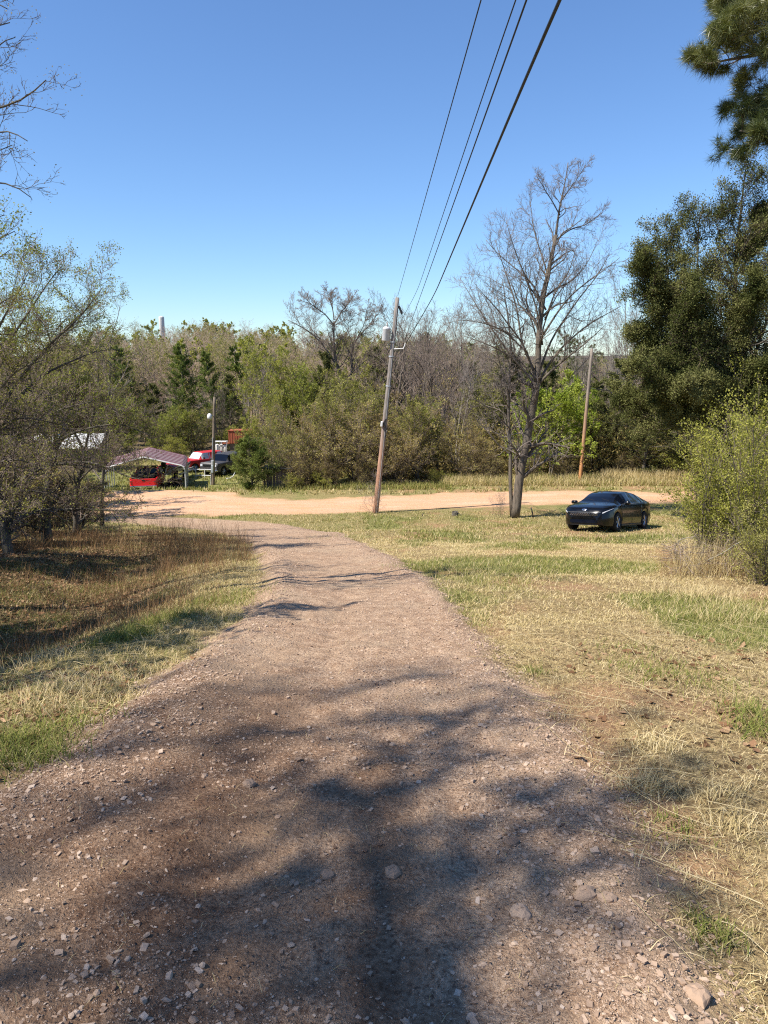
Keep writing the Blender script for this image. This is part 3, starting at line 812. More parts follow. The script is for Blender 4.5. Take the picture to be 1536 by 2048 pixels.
# long loose straws lying about
mo_ = MB(); rng = rs(14)
Xs = np.concatenate([rng.uniform(.9, 4.5, 230), rng.uniform(-3.6, -1.6, 160)]); Ys = np.concatenate([rng.uniform(1.4, 7.5, 230), rng.uniform(2.6, 8, 160)])
k = poly_sd(Xs, Ys, DRIVE) < .12; Xs, Ys = Xs[k], Ys[k]; n_ = len(Xs)
an = rng.normal(-.75, .7, n_); Ls = rng.uniform(.15, .55, n_); tt_ = np.linspace(-.5, .5, 7)
px_ = Xs[:, None] + np.cos(an)[:, None] * Ls[:, None] * tt_; py_ = Ys[:, None] + np.sin(an)[:, None] * Ls[:, None] * tt_ + (tt_ ** 2) * rng.uniform(-.25, .25, n_)[:, None]
pz_ = hz(px_, py_).max(1, keepdims=True) * .5 + hz(px_, py_) * .5 + .022
V, Q, T = tubes(np.stack([px_, py_, pz_], -1), np.full((n_, 7), .0016) * rng.uniform(.7, 1.4, n_)[:, None], 3, cap=False)
mo_.add(V, Q, None, np.repeat(rng.uniform(.6, 1, n_), 21))
link('loose_straw', mo_.mesh('loose_straw', M['grass']), kind='stuff', label='long loose straws lying over the mown grass', cat='straw')

# fallen leaves
ml = MB(); rng = rs(12)
def deadleaves(N, x0, x1, y0, y1, size, dens, pw=1.2):
    Y = y0 + (y1 - y0) * rng.rand(N) ** pw; X = rng.uniform(x0, x1, N)
    k = (rng.rand(N) < dens(X, Y)) & infr(X, Y, 1.5); X, Y = X[k], Y[k]; n = len(X)
    S = size * rng.uniform(.5, 1.3, n)
    Rm = rmat(rng, n) * .45 + np.eye(3)[None]
    a = rng.uniform(0, 6.28, n); ca, sa = np.cos(a), np.sin(a); z0 = np.zeros(n)
    Rz = np.stack([np.stack([ca, -sa, z0], -1), np.stack([sa, ca, z0], -1), np.stack([z0, z0, z0 + 1], -1)], 1)
    Rm = np.einsum('nij,njk->nik', Rz, Rm)
    b = np.array([[-1, 0, .15], [-.35, -.5, .0], [.5, -.42, .05], [1, 0, .25], [.5, .42, .05], [-.35, .5, 0.], [0, 0, -.12]])
    V = np.einsum('nij,nkj->nki', Rm, b[None] * S[:, None, None]) + np.stack([X, Y, hz(X, Y) + S * .25], -1)[:, None]
    f = np.array([[0, 1, 6], [1, 2, 6], [2, 3, 6], [3, 4, 6], [4, 5, 6], [5, 0, 6]])
    T = (f[None] + (np.arange(n) * 7)[:, None, None]).reshape(-1, 3)
    ml.add(V.reshape(-1, 3), None, T, np.repeat(rng.rand(n), 7))
deadleaves(60000, -12, -1, 4, 24, .035, lambda X, Y: litter_map(X, Y) * off_drive(X, Y))
deadleaves(5000, -4, -1, 2.4, 6, .03, lambda X, Y: off_drive(X, Y) * .6)
deadleaves(1600, 1, 6, 1.5, 7, .035, lambda X, Y: off_drive(X, Y) * sstep(.5, .7, fbm(X, Y, 3, 2)))
deadleaves(3500, 5, 12, 8, 16, .05, lambda X, Y: litter_map(X, Y))
deadleaves(6000, -4, 30, 45, 52, .09, lambda X, Y: litter_map(X, Y))
link('fallen_leaves', ml.mesh('fallen_leaves', M['dead_leaf'], smooth=False), kind='stuff', label='brown fallen leaves lying in the shaded hollow', cat='leaves')
# ------------------------------------------------------------------ tree growth
def grow(rng, P0, D0, L, R0, nseg, wander=.15, trop=0.0, taper=.3, droop=0.0):
    B = len(P0); pts = np.zeros((B, nseg + 1, 3)); pts[:, 0] = P0; d = norm(np.asarray(D0, float))
    for i in range(nseg):
        d = norm(d + rng.normal(0, wander, (B, 3)) + np.array([0, 0, trop - droop * i / nseg]))
        pts[:, i + 1] = pts[:, i] + d * (L / nseg)[:, None]
    rad = R0[:, None] * (1 - (1 - taper) * np.linspace(0, 1, nseg + 1))[None]
    return pts, rad

def kids(rng, pts, rad, k, t0, t1, ang, angsd, lenratio, shape, rr=.55, up=0.0):
    """k children on each parent; returns P0, D0, L, R"""
    B, n, _ = pts.shape
    Lp = np.linalg.norm(np.diff(pts, axis=1), axis=2).sum(1)
    t = t0 + (t1 - t0) * ((np.arange(k)[None] + rng.rand(B, k)) / k)
    f = t * (n - 1); i = np.clip(f.astype(int), 0, n - 2); u = f - i
    b = np.arange(B)[:, None]
    P = pts[b, i] * (1 - u)[..., None] + pts[b, i + 1] * u[..., None]
    T = norm(pts[b, i + 1] - pts[b, i])
    r = rad[b, i] * (1 - u) + rad[b, i + 1] * u
    v = rng.normal(size=(B, k, 3)); v[..., 2] += up
    N = norm(v - (v * T).sum(-1, keepdims=True) * T)
    a = np.clip(rng.normal(ang, angsd, (B, k)), .15, 1.9)
    D = np.cos(a)[..., None] * T + np.sin(a)[..., None] * N
    L = Lp[:, None] * lenratio * shape(t) * rng.uniform(.65, 1.2, (B, k))
    Rr = np.minimum(r * rr, r * .9)
    return P.reshape(-1, 3), D.reshape(-1, 3), L.ravel(), Rr.ravel()

def leaf_at(rng, pts, n, size, spread, t0=.2, up=.0, asp=.55, tint=None, hbias=None):
    """n leaves in all spread along branches pts; returns V,Q,tint"""
    B, m, _ = pts.shape
    if hbias is None: b = rng.randint(0, B, n)
    else:
        w = np.clip((pts[:, 0, 2] - hbias[0]) / (hbias[1] - hbias[0]), hbias[2], 1); b = rng.choice(B, n, p=w / w.sum())
    t = t0 + (1 - t0) * rng.rand(n)
    f = t * (m - 1); i = np.clip(f.astype(int), 0, m - 2); u = (f - i)[:, None]
    P = pts[b, i] * (1 - u) + pts[b, i + 1] * u + rng.normal(0, spread, (n, 3))
    T = norm(pts[b, i + 1] - pts[b, i])
    A = norm(T * .5 + rng.normal(0, .8, (n, 3)) + np.array([0, 0, up]))
    Bv = norm(np.cross(A, rng.normal(size=(n, 3))))
    S = size * rng.uniform(.6, 1.35, n)
    a = A * S[:, None]; w = Bv * (S * asp * .5)[:, None]
    V = np.stack([P, P + a * .5 + w, P + a, P + a * .5 - w], 1).reshape(-1, 3)
    Q = np.arange(n * 4).reshape(n, 4)
    tt = tint(P, b) if tint is not None else rng.beta(2, 2, n)
    return V, Q, np.repeat(tt, 4)

def clumptint(rng, P, b=None, sc=1.2, lo=.0):
    c = fbm(P[:, 0] * sc + P[:, 2] * .7 + 40, P[:, 1] * sc + P[:, 2] * 1.1 + 9, 5, 2)
    return np.clip(lo + .15 + (c - .5) * 1.3 + rng.normal(.35, .16, len(P)), 0, 1)

def resample(poly, n):
    poly = np.asarray(poly, float); s = np.r_[0, np.cumsum(np.linalg.norm(np.diff(poly[:, :3], axis=0), axis=1))]
    q = np.linspace(0, s[-1], n)
    out = np.stack([np.interp(q, s, poly[:, i]) for i in range(poly.shape[1])], 1)
    return out
def smooth_pts(P, it=2):
    for _ in range(it):
        P[:, 1:-1] = P[:, 1:-1] * .5 + (P[:, :-2] + P[:, 2:]) * .25
    return P

def deciduous(seed, H=10., levels=(14, 9, 7), r0=.16, ang=(.75, .7, .7), lr=(.52, .42, .45), trop=.05, wander=(.06, .13, .17, .2), nleaf=0, leafsize=.06,
              leafmat_='leaf_olive', bark='bark', twig='twig', t0=.25, stems=1, splay=.25, minr=.006, twigsides=3, leafspread=.04, clump=1.2, asp=.55, topshape=.75, droop=0, leaf_t0=.3):
    rng = rs(seed)
    P0 = rng.normal(0, .12 * (stems > 1), (stems, 3)); P0[:, 2] = -.25
    D0 = np.tile([0, 0, 1.], (stems, 1)) + rng.normal(0, splay * (stems > 1), (stems, 3)) * np.array([1, 1, 0])
    L = np.full(stems, H * .95) * rng.uniform(.75 if stems > 1 else 1, 1, stems); R0 = np.full(stems, r0) * rng.uniform(.6, 1, stems)
    tp, tr = grow(rng, P0, D0, L, R0, 10, wander[0], .03, .12)
    tr[:, 0] *= 1.35
    mbt = MB(); V, Q, T = tubes(tp, tr, 7); mbt.add(V, Q, T, .5, 0)
    mbc = MB()
    pts, rad = tp, tr
    shape0 = lambda t: np.clip(1.25 - topshape * t, .2, 2)
    for i, k in enumerate(levels):
        P, D, L, Rr = kids(rng, pts, rad, k, t0 if i == 0 else .15, .98, ang[i], .18, lr[i], shape0 if i == 0 else (lambda t: 1.15 - .55 * t), .55 if i == 0 else .6, .4)
        Rr = np.maximum(Rr, minr * (1.6 if i == 0 else 1.0))
        pts, rad = grow(rng, P, D, L, Rr, [7, 5, 4, 3][i], wander[i + 1], trop, .3, droop)
        sides = 5 if i == 0 else (3 if i > 0 else 4)
        V, Q, T = tubes(pts, rad, sides, cap=(i == 0))
        if i == 0: mbt.add(V, Q, T, .5, 0)
        else: mbc.add(V, Q, None, .5, 0)
    if nleaf:
        V, Q, t = leaf_at(rng, pts, nleaf, leafsize, leafspread, leaf_t0, .2, asp, lambda P, b: clumptint(rng, P, b, clump))
        mbc.add(V, Q, None, t, 1)
    top = max(mbt_z(mbc), mbt_z(mbt))
    return dict(trunk=mbt, crown=mbc, H=top, tm=[M[bark]], cm=[M[twig], M[leafmat_]], raw=(pts, rad))

def mbt_z(mb):
    return float(max(v[:, 2].max() for v in mb.V)) if mb.V else 0.

def conifer(seed, H=9., Rw=2.2, nl=90, k=9, nleaf=26000, size=.10, mat='cedar', r0=.14, base=.06, conic=1.0, up=.5, bark='bark_dark', lump=.35, asp=.4):
    rng = rs(seed)
    tp, tr = grow(rng, np.array([[0, 0, -.2]]), np.array([[0, 0, 1.]]), np.array([H]), np.array([r0]), 10, .025, .05, .1)
    mbt = MB(); V, Q, T = tubes(tp, tr, 7); mbt.add(V, Q, T)
    def shp(t):
        a = np.clip((t - base) / .18, .25, 1)
        return a * (1 - t) ** (.75 * conic) + .06
    P, D, L, Rr = kids(rng, tp, tr, nl, base, .985, 1.15, .15, Rw / H * 1.15, shp, .35, 0)
    az = np.arctan2(D[:, 1], D[:, 0]); L *= (1 - lump) + lump * 2 * vnoise(az * 1.6 + 20, P[:, 2] * .8, seed)
    lp, lr_ = grow(rng, P, D, L, np.maximum(Rr, .012), 5, .09, .10 * up, .25)
    V, Q, T = tubes(lp, lr_, 4, cap=False); mbt.add(V, Q)
    P, D, L, Rr = kids(rng, lp, lr_, k, .25, 1, .7, .2, .38, lambda t: 1.2 - .5 * t, .5, .5)
    sp, sr = grow(rng, P, D, np.maximum(L, .15), np.maximum(Rr, .005), 3, .12, .15 * up, .3)
    mbc = MB(); V, Q, T = tubes(sp, sr, 3, cap=False); mbc.add(V, Q, None, .5, 0)
    both = sp
    V, Q, t = leaf_at(rng, both, nleaf, size, .045, .05, .45 * up, asp, lambda P, b: clumptint(rng, P, b, 1.5, -.05))
    mbc.add(V, Q, None, t, 1)
    return dict(trunk=mbt, crown=mbc, H=max(mbt_z(mbc), mbt_z(mbt)), tm=[M[bark]], cm=[M['twig_dark'], M[mat]])

def pine_tufts(rng, pts, n_tuft, per, ln, wd, t0=.35, mat=1, mbc=None, off=0.03):
    B, m, _ = pts.shape
    b = rng.randint(0, B, n_tuft); t = t0 + (1 - t0) * rng.rand(n_tuft) ** .6
    f = t * (m - 1); i = np.clip(f.astype(int), 0, m - 2); u = (f - i)[:, None]
    P = pts[b, i] * (1 - u) + pts[b, i + 1] * u + rng.normal(0, off, (n_tuft, 3))
    T = norm(norm(pts[b, i + 1] - pts[b, i]) + np.array([0, 0, .35]))
    tn = clumptint(rng, P, None, 1.0)
    P = np.repeat(P, per, 0); T = np.repeat(T, per, 0); tt = np.repeat(tn, per)
    n = len(P)
    D = norm(T * .55 + rng.normal(0, .62, (n, 3))); S = ln * rng.uniform(.6, 1.15, n)
    W = norm(np.cross(D, rng.normal(size=(n, 3)))) * (wd / 2)
    s0 = P + D * .01
    e = s0 + D * S[:, None] - np.array([0, 0, 1.]) * (S * .12)[:, None]
    V = np.stack([s0 - W, s0 + W, e], 1).reshape(-1, 3)
    mbc.add(V, None, np.arange(n * 3).reshape(n, 3), np.repeat(np.clip(tt + rng.normal(0, .12, n), 0, 1), 3), mat)

def pine(seed, H=15., r0=.2, nl=26, base=.45, Rw=3., ntuft=1700, per=16, ln=.2, wd=.012, k=7):
    rng = rs(seed)
    tp, tr = grow(rng, np.array([[0, 0, -.3]]), np.array([[0, 0, 1.]]), np.array([H]), np.array([r0]), 12, .03, .05, .2)
    mbt = MB(); V, Q, T = tubes(tp, tr, 9); mbt.add(V, Q, T)
    P, D, L, Rr = kids(rng, tp, tr, nl, base, .98, 1.2, .2, Rw / H, lambda t: np.clip(1.5 - 1.0 * t, .3, 1), .4)
    lp, lr_ = grow(rng, P, D, L, np.maximum(Rr, .02), 6, .14, .05, .3)
    V, Q, T = tubes(lp, lr_, 5, cap=False); mbt.add(V, Q)
    P, D, L, Rr = kids(rng, lp, lr_, k, .3, 1, .75, .2, .42, lambda t: 1.2 - .5 * t, .5, .5)
    sp, sr = grow(rng, P, D, L, np.maximum(Rr, .008), 4, .15, .1, .3)
    mbc = MB(); V, Q, T = tubes(sp, sr, 3, cap=False); mbc.add(V, Q, None, .5, 0)
    pine_tufts(rng, sp, ntuft, per, ln, wd, .3, 1, mbc)
    return dict(trunk=mbt, crown=mbc, H=max(mbt_z(mbc), mbt_z(mbt)), tm=[M[bark_key(seed)]], cm=[M['twig_dark'], M['needle']])
def bark_key(s): return 'bark'

PROTO = {}
def proto(key, d):
    d['tme'] = d['trunk'].mesh(key + '_trunk', d['tm']); d['cme'] = d['crown'].mesh(key + '_crown', d['cm'])
    PROTO[key] = d; return d

proto('bare_a', deciduous(11, 11, (16, 9, 8), .17, minr=.007, wander=(.05, .12, .16, .2), lr=(.50, .48, .5)))
proto('bare_b', deciduous(12, 11, (14, 9, 8), .15, stems=2, splay=.10, minr=.007, twig='twig_grey', bark='bark_pale', lr=(.42, .45, .45), ang=(.55, .6, .65)))
proto('bare_c', deciduous(13, 9, (16, 8, 8), .10, minr=.006, t0=.12, twig='twig', lr=(.40, .45, .5), ang=(.6, .65, .7), trop=.12))
proto('olive_a', deciduous(21, 6, (16, 8, 6), .07, stems=5, splay=.30, minr=.006, nleaf=15000, leafsize=.085, leafmat_='leaf_olive', t0=.08, lr=(.42, .5, .5)))
proto('olive_b', deciduous(22, 6, (14, 8, 6), .06, stems=6, splay=.38, minr=.006, nleaf=12000, leafsize=.08, leafmat_='leaf_brown', t0=.06, lr=(.42, .5, .5), droop=.25))
proto('yellow_a', deciduous(23, 8, (18, 9, 6), .10, stems=3, splay=.2, minr=.006, nleaf=26000, leafsize=.085, leafmat_='leaf_yellow', t0=.15, twig='twig_grey'))
proto('green_a', deciduous(24, 7, (16, 8, 6), .09, stems=3, splay=.25, minr=.006, nleaf=22000, leafsize=.09, leafmat_='leaf_young', t0=.1))
proto('lime_a', deciduous(25, 5.5, (20, 7, 6), .06, stems=2, splay=.1, minr=.005, nleaf=21000, leafsize=.085, leafmat_='leaf_lime', t0=.2, ang=(1.15, .75, .8), trop=.0, asp=.75, lr=(.55, .45, .45), topshape=.9))
proto('brush_a', deciduous(26, 4, (18, 8, 6), .035, stems=8, splay=.45, minr=.006, nleaf=7000, leafsize=.07, leafmat_='leaf_brown', t0=.05, lr=(.45, .5, .5), droop=.3, twig='twig_dark'))
proto('brush_v', deciduous(28, 3, (8, 5, 3), .016, stems=6, splay=.5, minr=.005, t0=.05, lr=(.5, .5, .5), droop=.4, twig='twig_grey'))
proto('brush_g', deciduous(27, 3, (14, 7, 6), .03, stems=8, splay=.5, minr=.005, nleaf=12000, leafsize=.07, leafmat_='leaf_bush', t0=.05, lr=(.45, .5, .5), droop=.2, twig='twig_dark'))
proto('cedar_a', conifer(31, 9, 2.3, 95, 9, 30000, .10))
proto('cedar_b', conifer(32, 10, 2.0, 100, 9, 34000, .10, mat='cedar_green', conic=.8))
proto('cedar_s', conifer(33, 4, 1.7, 110, 9, 46000, .07, mat='cedar_green', r0=.07, base=.02, conic=.6, asp=.45))
proto('pine_far', pine(41, 14, .2, 30, .35, 3.2, 1500, 12, .30, .03))

SPECIES = dict(bare_a='bare_tree', bare_b='bare_tree', bare_c='bare_tree', olive_a='budding_tree', olive_b='budding_tree', yellow_a='spring_tree', green_a='spring_tree',
               lime_a='lime_green_tree', brush_a='shrub', brush_g='shrub', brush_v='shrub', cedar_a='cedar_tree', cedar_b='cedar_tree', cedar_s='juniper_shrub', pine_far='pine_tree')
CATS = dict(shrub='shrub', juniper_shrub='shrub')
_tr = rs(77)
def place(key, px, D, ytop, label, group, wide=1.0, rz=None, yb=None, lean=0.0):
    d = PROTO[key]
    X = float((px - 768) / F * D / CP)
    # x on the ground at that depth
    for _ in range(3):
        z = float(hz(X, D)); dep = D * CP - (z - EYE) * SP; X = (px - 768) / F * dep
    z = float(hz(X, D))
    top = pix(px, ytop, D)[2]
    s = (top - z) / d['H']
    nm = SPECIES[key]
    e = thing(nm, label, CATS.get(nm, 'tree'), (X, D, z), group=group, rot=(lean, _tr.normal(0, .02), rz if rz is not None else _tr.uniform(0, 6.28)))
    e.scale = (s * wide, s * wide, s)
    link('trunk', d['tme'], e); link('crown', d['cme'], e)
    return e

# ------------------------------------------------------------------ trees drawn limb by limb
def hero(name, label, cat, base_px, D, limbs, specs, bark, twig, leafm=None, nleaf=0, leafsize=.05, maxlen=None, lowleaf=None, tipcut=.6, seed=1, depth=.5, minr=.006, tuft=None, group=None, asp=.55, leaf_t0=.2,
         leafspread=.04, trop=.04, wander=.17, clump=1.2, baseXY=None, up=.2):
    """limbs: list of (pixel polyline, r0, r1, depth_start, depth_end)"""
    rng = rs(seed)
    b = pix(base_px[0], base_px[1], D)
    if baseXY is None: base = np.array([b[0], D, float(hz(b[0], D))])
    else: base = np.array([baseXY[0], baseXY[1], float(hz(*baseXY))])
    N = 14
    allp, allr = [], []
    for poly, r0_, r1_, d0, d1 in limbs:
        Pw = []
        for j, (x, y) in enumerate(poly):
            t = j / max(1, len(poly) - 1)
            Pw.append(pix(x, y, D + d0 + (d1 - d0) * t) - base)
        q = resample(Pw, N)
        nz_ = np.r_[np.zeros((1, 3)), np.cumsum(rng.normal(0, .006, (N - 1, 3)) * np.linalg.norm(q[-1] - q[0]), 0)]
        q = q + nz_ - nz_[-1] * np.linspace(0, 1, N)[:, None]
        allp.append(q); allr.append(np.linspace(r0_, r1_, N) if r1_ > 0 else r0_)
    pts = smooth_pts(np.array(allp)); rad = np.array(allr)
    mbt = MB(); V, Q, T = tubes(pts, rad, 9); mbt.add(V, Q, T)
    mbc = MB(); first = True; last = None; keep = []
    for i, (k, t0, t1, ang, ratio, nseg) in enumerate(specs):
        P, Dd, L, Rr = kids(rng, pts, rad, k, t0, t1, ang, .2, ratio, (lambda t: 1.25 - tipcut * t) if i == 0 else (lambda t: 1.25 - .6 * t), .5, .35)
        if i == 0: L = np.clip(L, .0, maxlen or (3.2 if D > 13 else 1.2))
        Rr = np.clip(Rr, minr, .5)
        pts, rad = grow(rng, P, Dd, L, Rr, nseg, wander, trop, .3)
        V, Q, T = tubes(pts, rad, 4 if i == 0 else 3, cap=False)
        (mbt if i == 0 and len(specs) > 2 else mbc).add(V, Q, None, .5, 0)
        last = pts; keep.append(pts)
    if nleaf:
        V, Q, t = leaf_at(rng, last, nleaf, leafsize, leafspread, leaf_t0, up, asp, lambda P, b_: clumptint(rng, P, b_, clump), lowleaf)
        mbc.add(V, Q, None, t, 1)
    if tuft:
        pine_tufts(rng, last, *tuft, mbc=mbc)
        pine_tufts(rng, keep[0], tuft[0] // 2, *tuft[1:4], .6, mbc=mbc)
    e = thing(name, label, cat, base, group=group)
    link('trunk', mbt.mesh(name + '_trunk', [M[bark]]), e)
    link('crown', mbc.mesh(name + '_crown', [M[twig], M[leafm or 'leaf_olive']]), e)
    return e
# ------------------------------------------------------------------ the tall bare tree by the car
_big = [
 ([(1030, 1034), (1038, 960), (1050, 890), (1064, 820), (1074, 765)], .21, .15, 0, 0),
 ([(1074, 768), (1080, 690), (1088, 620), (1097, 550), (1112, 470)], .14, .075, 0, .2),
 ([(1112, 472), (1122, 410), (1130, 360), (1136, 325)], 0.055, 0.014, .2, .3),
 ([(1112, 480), (1140, 458), (1170, 452), (1205, 425)], 0.035, 0.011, .2, .9),
 ([(1120, 430), (1095, 390), (1072, 350)], 0.027, 0.010, .2, -.4),
 ([(1125, 400), (1150, 365), (1172, 330)], 0.023, 0.010, .2, .5),
 ([(1074, 770), (1052, 700), (1022, 650), (985, 605), (955, 575)], 0.058, 0.013, 0, -1.2),
 ([(1068, 740), (1042, 690), (1030, 620), (1012, 540), (990, 480)], 0.055, 0.011, 0, .8),
 ([(1055, 705), (1020, 670), (970, 650), (925, 640)], 0.039, 0.010, -.3, -2.0),
 ([(1076, 770), (1100, 742), (1138, 712), (1175, 685), (1205, 655)], 0.062, 0.013, 0, -.5),
 ([(1080, 740), (1100, 680), (1140, 620), (1185, 565), (1215, 515)], 0.055, 0.011, 0, 1.0),
 ([(1085, 690), (1075, 620), (1052, 560), (1025, 500), (1012, 440)], 0.047, 0.010, 0, -.8),
 ([(1090, 640), (1110, 590), (1138, 545), (1152, 495)], 0.039, 0.010, .1, -1.0),
 ([(1098, 560), (1082, 510), (1068, 460), (1060, 400)], 0.035, 0.010, .1, .9),
 ([(1104, 520), (1128, 490), (1140, 500)], 0.023, 0.008, .1, -.6),
 ([(1078, 720), (1090, 640), (1120, 570), (1170, 540), (1195, 480)], 0.039, 0.010, 0, 2.0),
 ([(1072, 760), (1040, 720), (1000, 700), (960, 690)], 0.035, 0.010, 0, 1.6),
 ([(1080, 700), (1060, 640), (1040, 590), (1045, 520)], 0.039, 0.010, 0, 1.8),
 ([(1073, 772), (1030, 722), (980, 690), (928, 672)], .050, .011, 0, -.6), ([(1068, 765), (1010, 690), (960, 620), (925, 565)], .058, .011, 0, .6),
 ([(1078, 762), (1120, 700), (1180, 650), (1242, 612)], .058, .011, 0, .6), ([(1086, 670), (1140, 600), (1205, 545), (1240, 515)], .048, .010, 0, -.7),
 ([(1064, 800), (1020, 770), (975, 760)], .03, .008, 0, -.8), ([(1092, 620), (1060, 560), (1000, 510), (972, 480)], .042, .010, 0, .4),
]
hero('bare_tree', 'tallest bare tree, left of the black car, leaning trunk under a wide fan of twigs', 'tree', (1030, 1034), 32.2, _big,
     [(12, .22, .98, .8, .36, 8), (8, .12, .98, .8, .5, 5), (5, .12, 1, .75, .55, 4)], 'bark', 'twig_grey', seed=3, minr=.0052, trop=.02, wander=.16, maxlen=2.5)
_thin = [
 ([(1024, 1033), (1019, 985), (1022, 880), (1020, 800), (1022, 700)], .095, .05, 0, .2),
 ([(1022, 702), (1014, 620), (1004, 560)], .05, .012, .2, .1),
 ([(1020, 800), (1000, 740), (985, 680), (970, 640)], .04, .01, .1, -.5),
 ([(1021, 860), (985, 820), (950, 800), (925, 790)], .03, .008, 0, -.8),
 ([(1021, 760), (1040, 700), (1048, 650)], .03, .008, .1, .5),
 ([(1020, 900), (1000, 870), (960, 850)], .022, .007, 0, .8),
]
hero('bare_tree', 'slender bare tree with whippy low twigs rising against the tall tree\'s foot', 'tree', (1024, 1033), 32.3, _thin,
     [(9, .2, .97, .85, .36, 6), (6, .12, .98, .7, .45, 4), (4, .15, 1, .65, .5, 3)], 'bark', 'twig_grey', seed=5, minr=.006)

# bare tree with the wide crown on the skyline
_wide = [
 ([(722, 985), (715, 900), (704, 830), (690, 775)], 0.204, 0.154, 0, 0),
 ([(690, 778), (676, 735), (660, 700), (632, 668), (600, 652), (576, 640)], 0.116, 0.021, 0, -2),
 ([(688, 770), (672, 715), (667, 655), (668, 645)], 0.102, 0.063, 0, 0),
 ([(668, 650), (650, 628), (628, 612), (600, 600)], 0.054, 0.014, 0, -1.5),
 ([(668, 648), (684, 622), (700, 605), (708, 590)], 0.054, 0.014, 0, 1),
 ([(668, 640), (664, 610), (655, 590), (652, 575)], 0.048, 0.014, 0, .5),
 ([(698, 800), (705, 735), (706, 690), (722, 668)], 0.102, 0.056, 0, .5),
 ([(722, 668), (742, 645), (762, 620)], 0.048, 0.014, .5, 1),
 ([(714, 678), (728, 650), (736, 612)], 0.041, 0.014, .5, -1),
 ([(706, 690), (690, 650), (690, 610)], 0.034, 0.014, .5, 2),
 ([(676, 735), (650, 708), (612, 690)], 0.041, 0.010, 0, 2),
 ([(690, 760), (730, 720), (770, 700)], 0.041, 0.010, 0, 0),
]
hero('bare_tree', 'spreading bare tree on the skyline left of the leaning pole, broad umbrella of twigs', 'tree', (722, 985), 60, _wide,
     [(12, .25, .97, .8, .42, 7), (9, .12, .98, .8, .48, 5), (8, .12, 1, .7, .55, 3)], 'bark', 'twig', seed=8, minr=.009, trop=.02, maxlen=3.4)

# ------------------------------------------------------------------ the big cedar on the right
_ced = [
 ([(1432, 1060), (1434, 960), (1434, 900), (1436, 860)], .20, .16, 0, 0),
 ([(1434, 890), (1410, 860), (1380, 832), (1345, 805), (1310, 780)], .11, .03, 0, -1.2),
 ([(1436, 862), (1450, 780), (1456, 680), (1468, 560), (1480, 450), (1490, 350)], .16, .02, 0, .2),
 ([(1440, 830), (1412, 740), (1402, 640), (1400, 520), (1402, 425)], .10, .015, 0, .8),
 ([(1425, 800), (1370, 700), (1345, 600), (1330, 520), (1328, 468)], .09, .015, 0, -.6),
 ([(1440, 850), (1480, 790), (1520, 700), (1550, 600), (1560, 500)], .11, .02, 0, .4),
 ([(1370, 700), (1320, 620), (1285, 560), (1272, 515)], .05, .012, -.4, -1.0),
 ([(1400, 740), (1340, 720), (1290, 690), (1268, 660)], .05, .012, .4, -.2),
 ([(1480, 790), (1540, 760), (1600, 700), (1640, 600)], .08, .015, 0, .5),
 ([(1410, 860), (1350, 850), (1290, 820), (1240, 790)], .05, .012, -.6, 1.5),
 ([(1456, 700), (1490, 640), (1520, 560)], .05, .012, 0, -1.6),
 ([(1445, 760), (1410, 700), (1380, 640), (1370, 570)], .05, .012, 0, -1.8),
 ([(1468, 560), (1500, 510), (1522, 460), (1530, 420)], .04, .01, .1, .8),
 ([(1450, 770), (1500, 740), (1560, 730)], .05, .012, 0, -1.8),
 ([(1440, 800), (1380, 770), (1320, 745), (1280, 740)], .05, .012, 0, -2.0),
 ([(1440, 820), (1420, 790), (1400, 770), (1370, 780)], .05, .012, 0, -2.6),
 ([(1450, 830), (1490, 810), (1520, 800), (1580, 830)], .05, .012, 0, -2.0),
]
hero('cedar_tree', 'huge dark cedar behind the right shrubs, low forked trunk, ragged tips against the sky', 'tree', (1432, 1060), 30, _ced,
     [(46, .08, .99, .95, .25, 6), (9, .12, 1, .8, .45, 4), (6, .1, 1, .7, .5, 3)], 'bark_dark', 'twig_dark', 'cedar', 520000, .074, seed=21, maxlen=2.3, tipcut=.68, minr=.006,
     asp=.42, leaf_t0=.0, leafspread=.10, trop=.06, clump=1.3, up=.4)

# ------------------------------------------------------------------ pine boughs entering at top right
_pin = [
 ([(1690, 1250), (1690, 900), (1680, 500), (1672, 100), (1665, -300), (1660, -600)], .22, .10, 0, .3),
 ([(1675, 60), (1600, 85), (1545, 100), (1500, 118), (1450, 118), (1415, 128)], .05, .010, 0, -.5),
 ([(1672, -60), (1610, -20), (1560, 10), (1500, 22), (1450, 30)], .05, .010, 0, .2),
 ([(1680, 300), (1620, 270), (1570, 262), (1520, 262), (1480, 262)], .045, .009, 0, -.6),
 ([(1678, 210), (1620, 160), (1570, 165), (1520, 195), (1485, 208)], .035, .008, 0, -.2),
 ([(1672, 0), (1620, 30), (1560, 50), (1510, 60), (1465, 80)], .04, .009, 0, -.9),
 ([(1670, -120), (1600, -90), (1540, -50), (1490, -30), (1470, 5)], .05, .009, 0, -.4),
 ([(1680, 330), (1620, 230), (1570, 215), (1525, 235)], .03, .008, 0, .5),
 ([(1680, 330), (1640, 290), (1590, 285), (1545, 290)], .03, .008, 0, -1.2),
 ([(1672, -200), (1750, -240), (1850, -300)], .05, .012, 0, 1), ([(1672, 0), (1740, -60), (1830, -100)], .05, .012, 0, -1),
 ([(1668, -300), (1600, -360), (1520, -420)], .05, .01, 0, 1), ([(1665, -400), (1740, -460), (1800, -520)], .04, .01, 0, -.6),
]
hero('pine_tree', 'long needled pine whose boughs hang in from beyond the top right corner', 'tree', (1690, 1250), 12.5, _pin,
     [(15, .2, 1, .8, .30, 5), (5, .2, 1, .7, .55, 3)], 'bark', 'twig_dark', 'needle', 0, seed=33, minr=.006, maxlen=.75,
     tuft=(5200, 26, .17, .0062, .1), trop=.03)

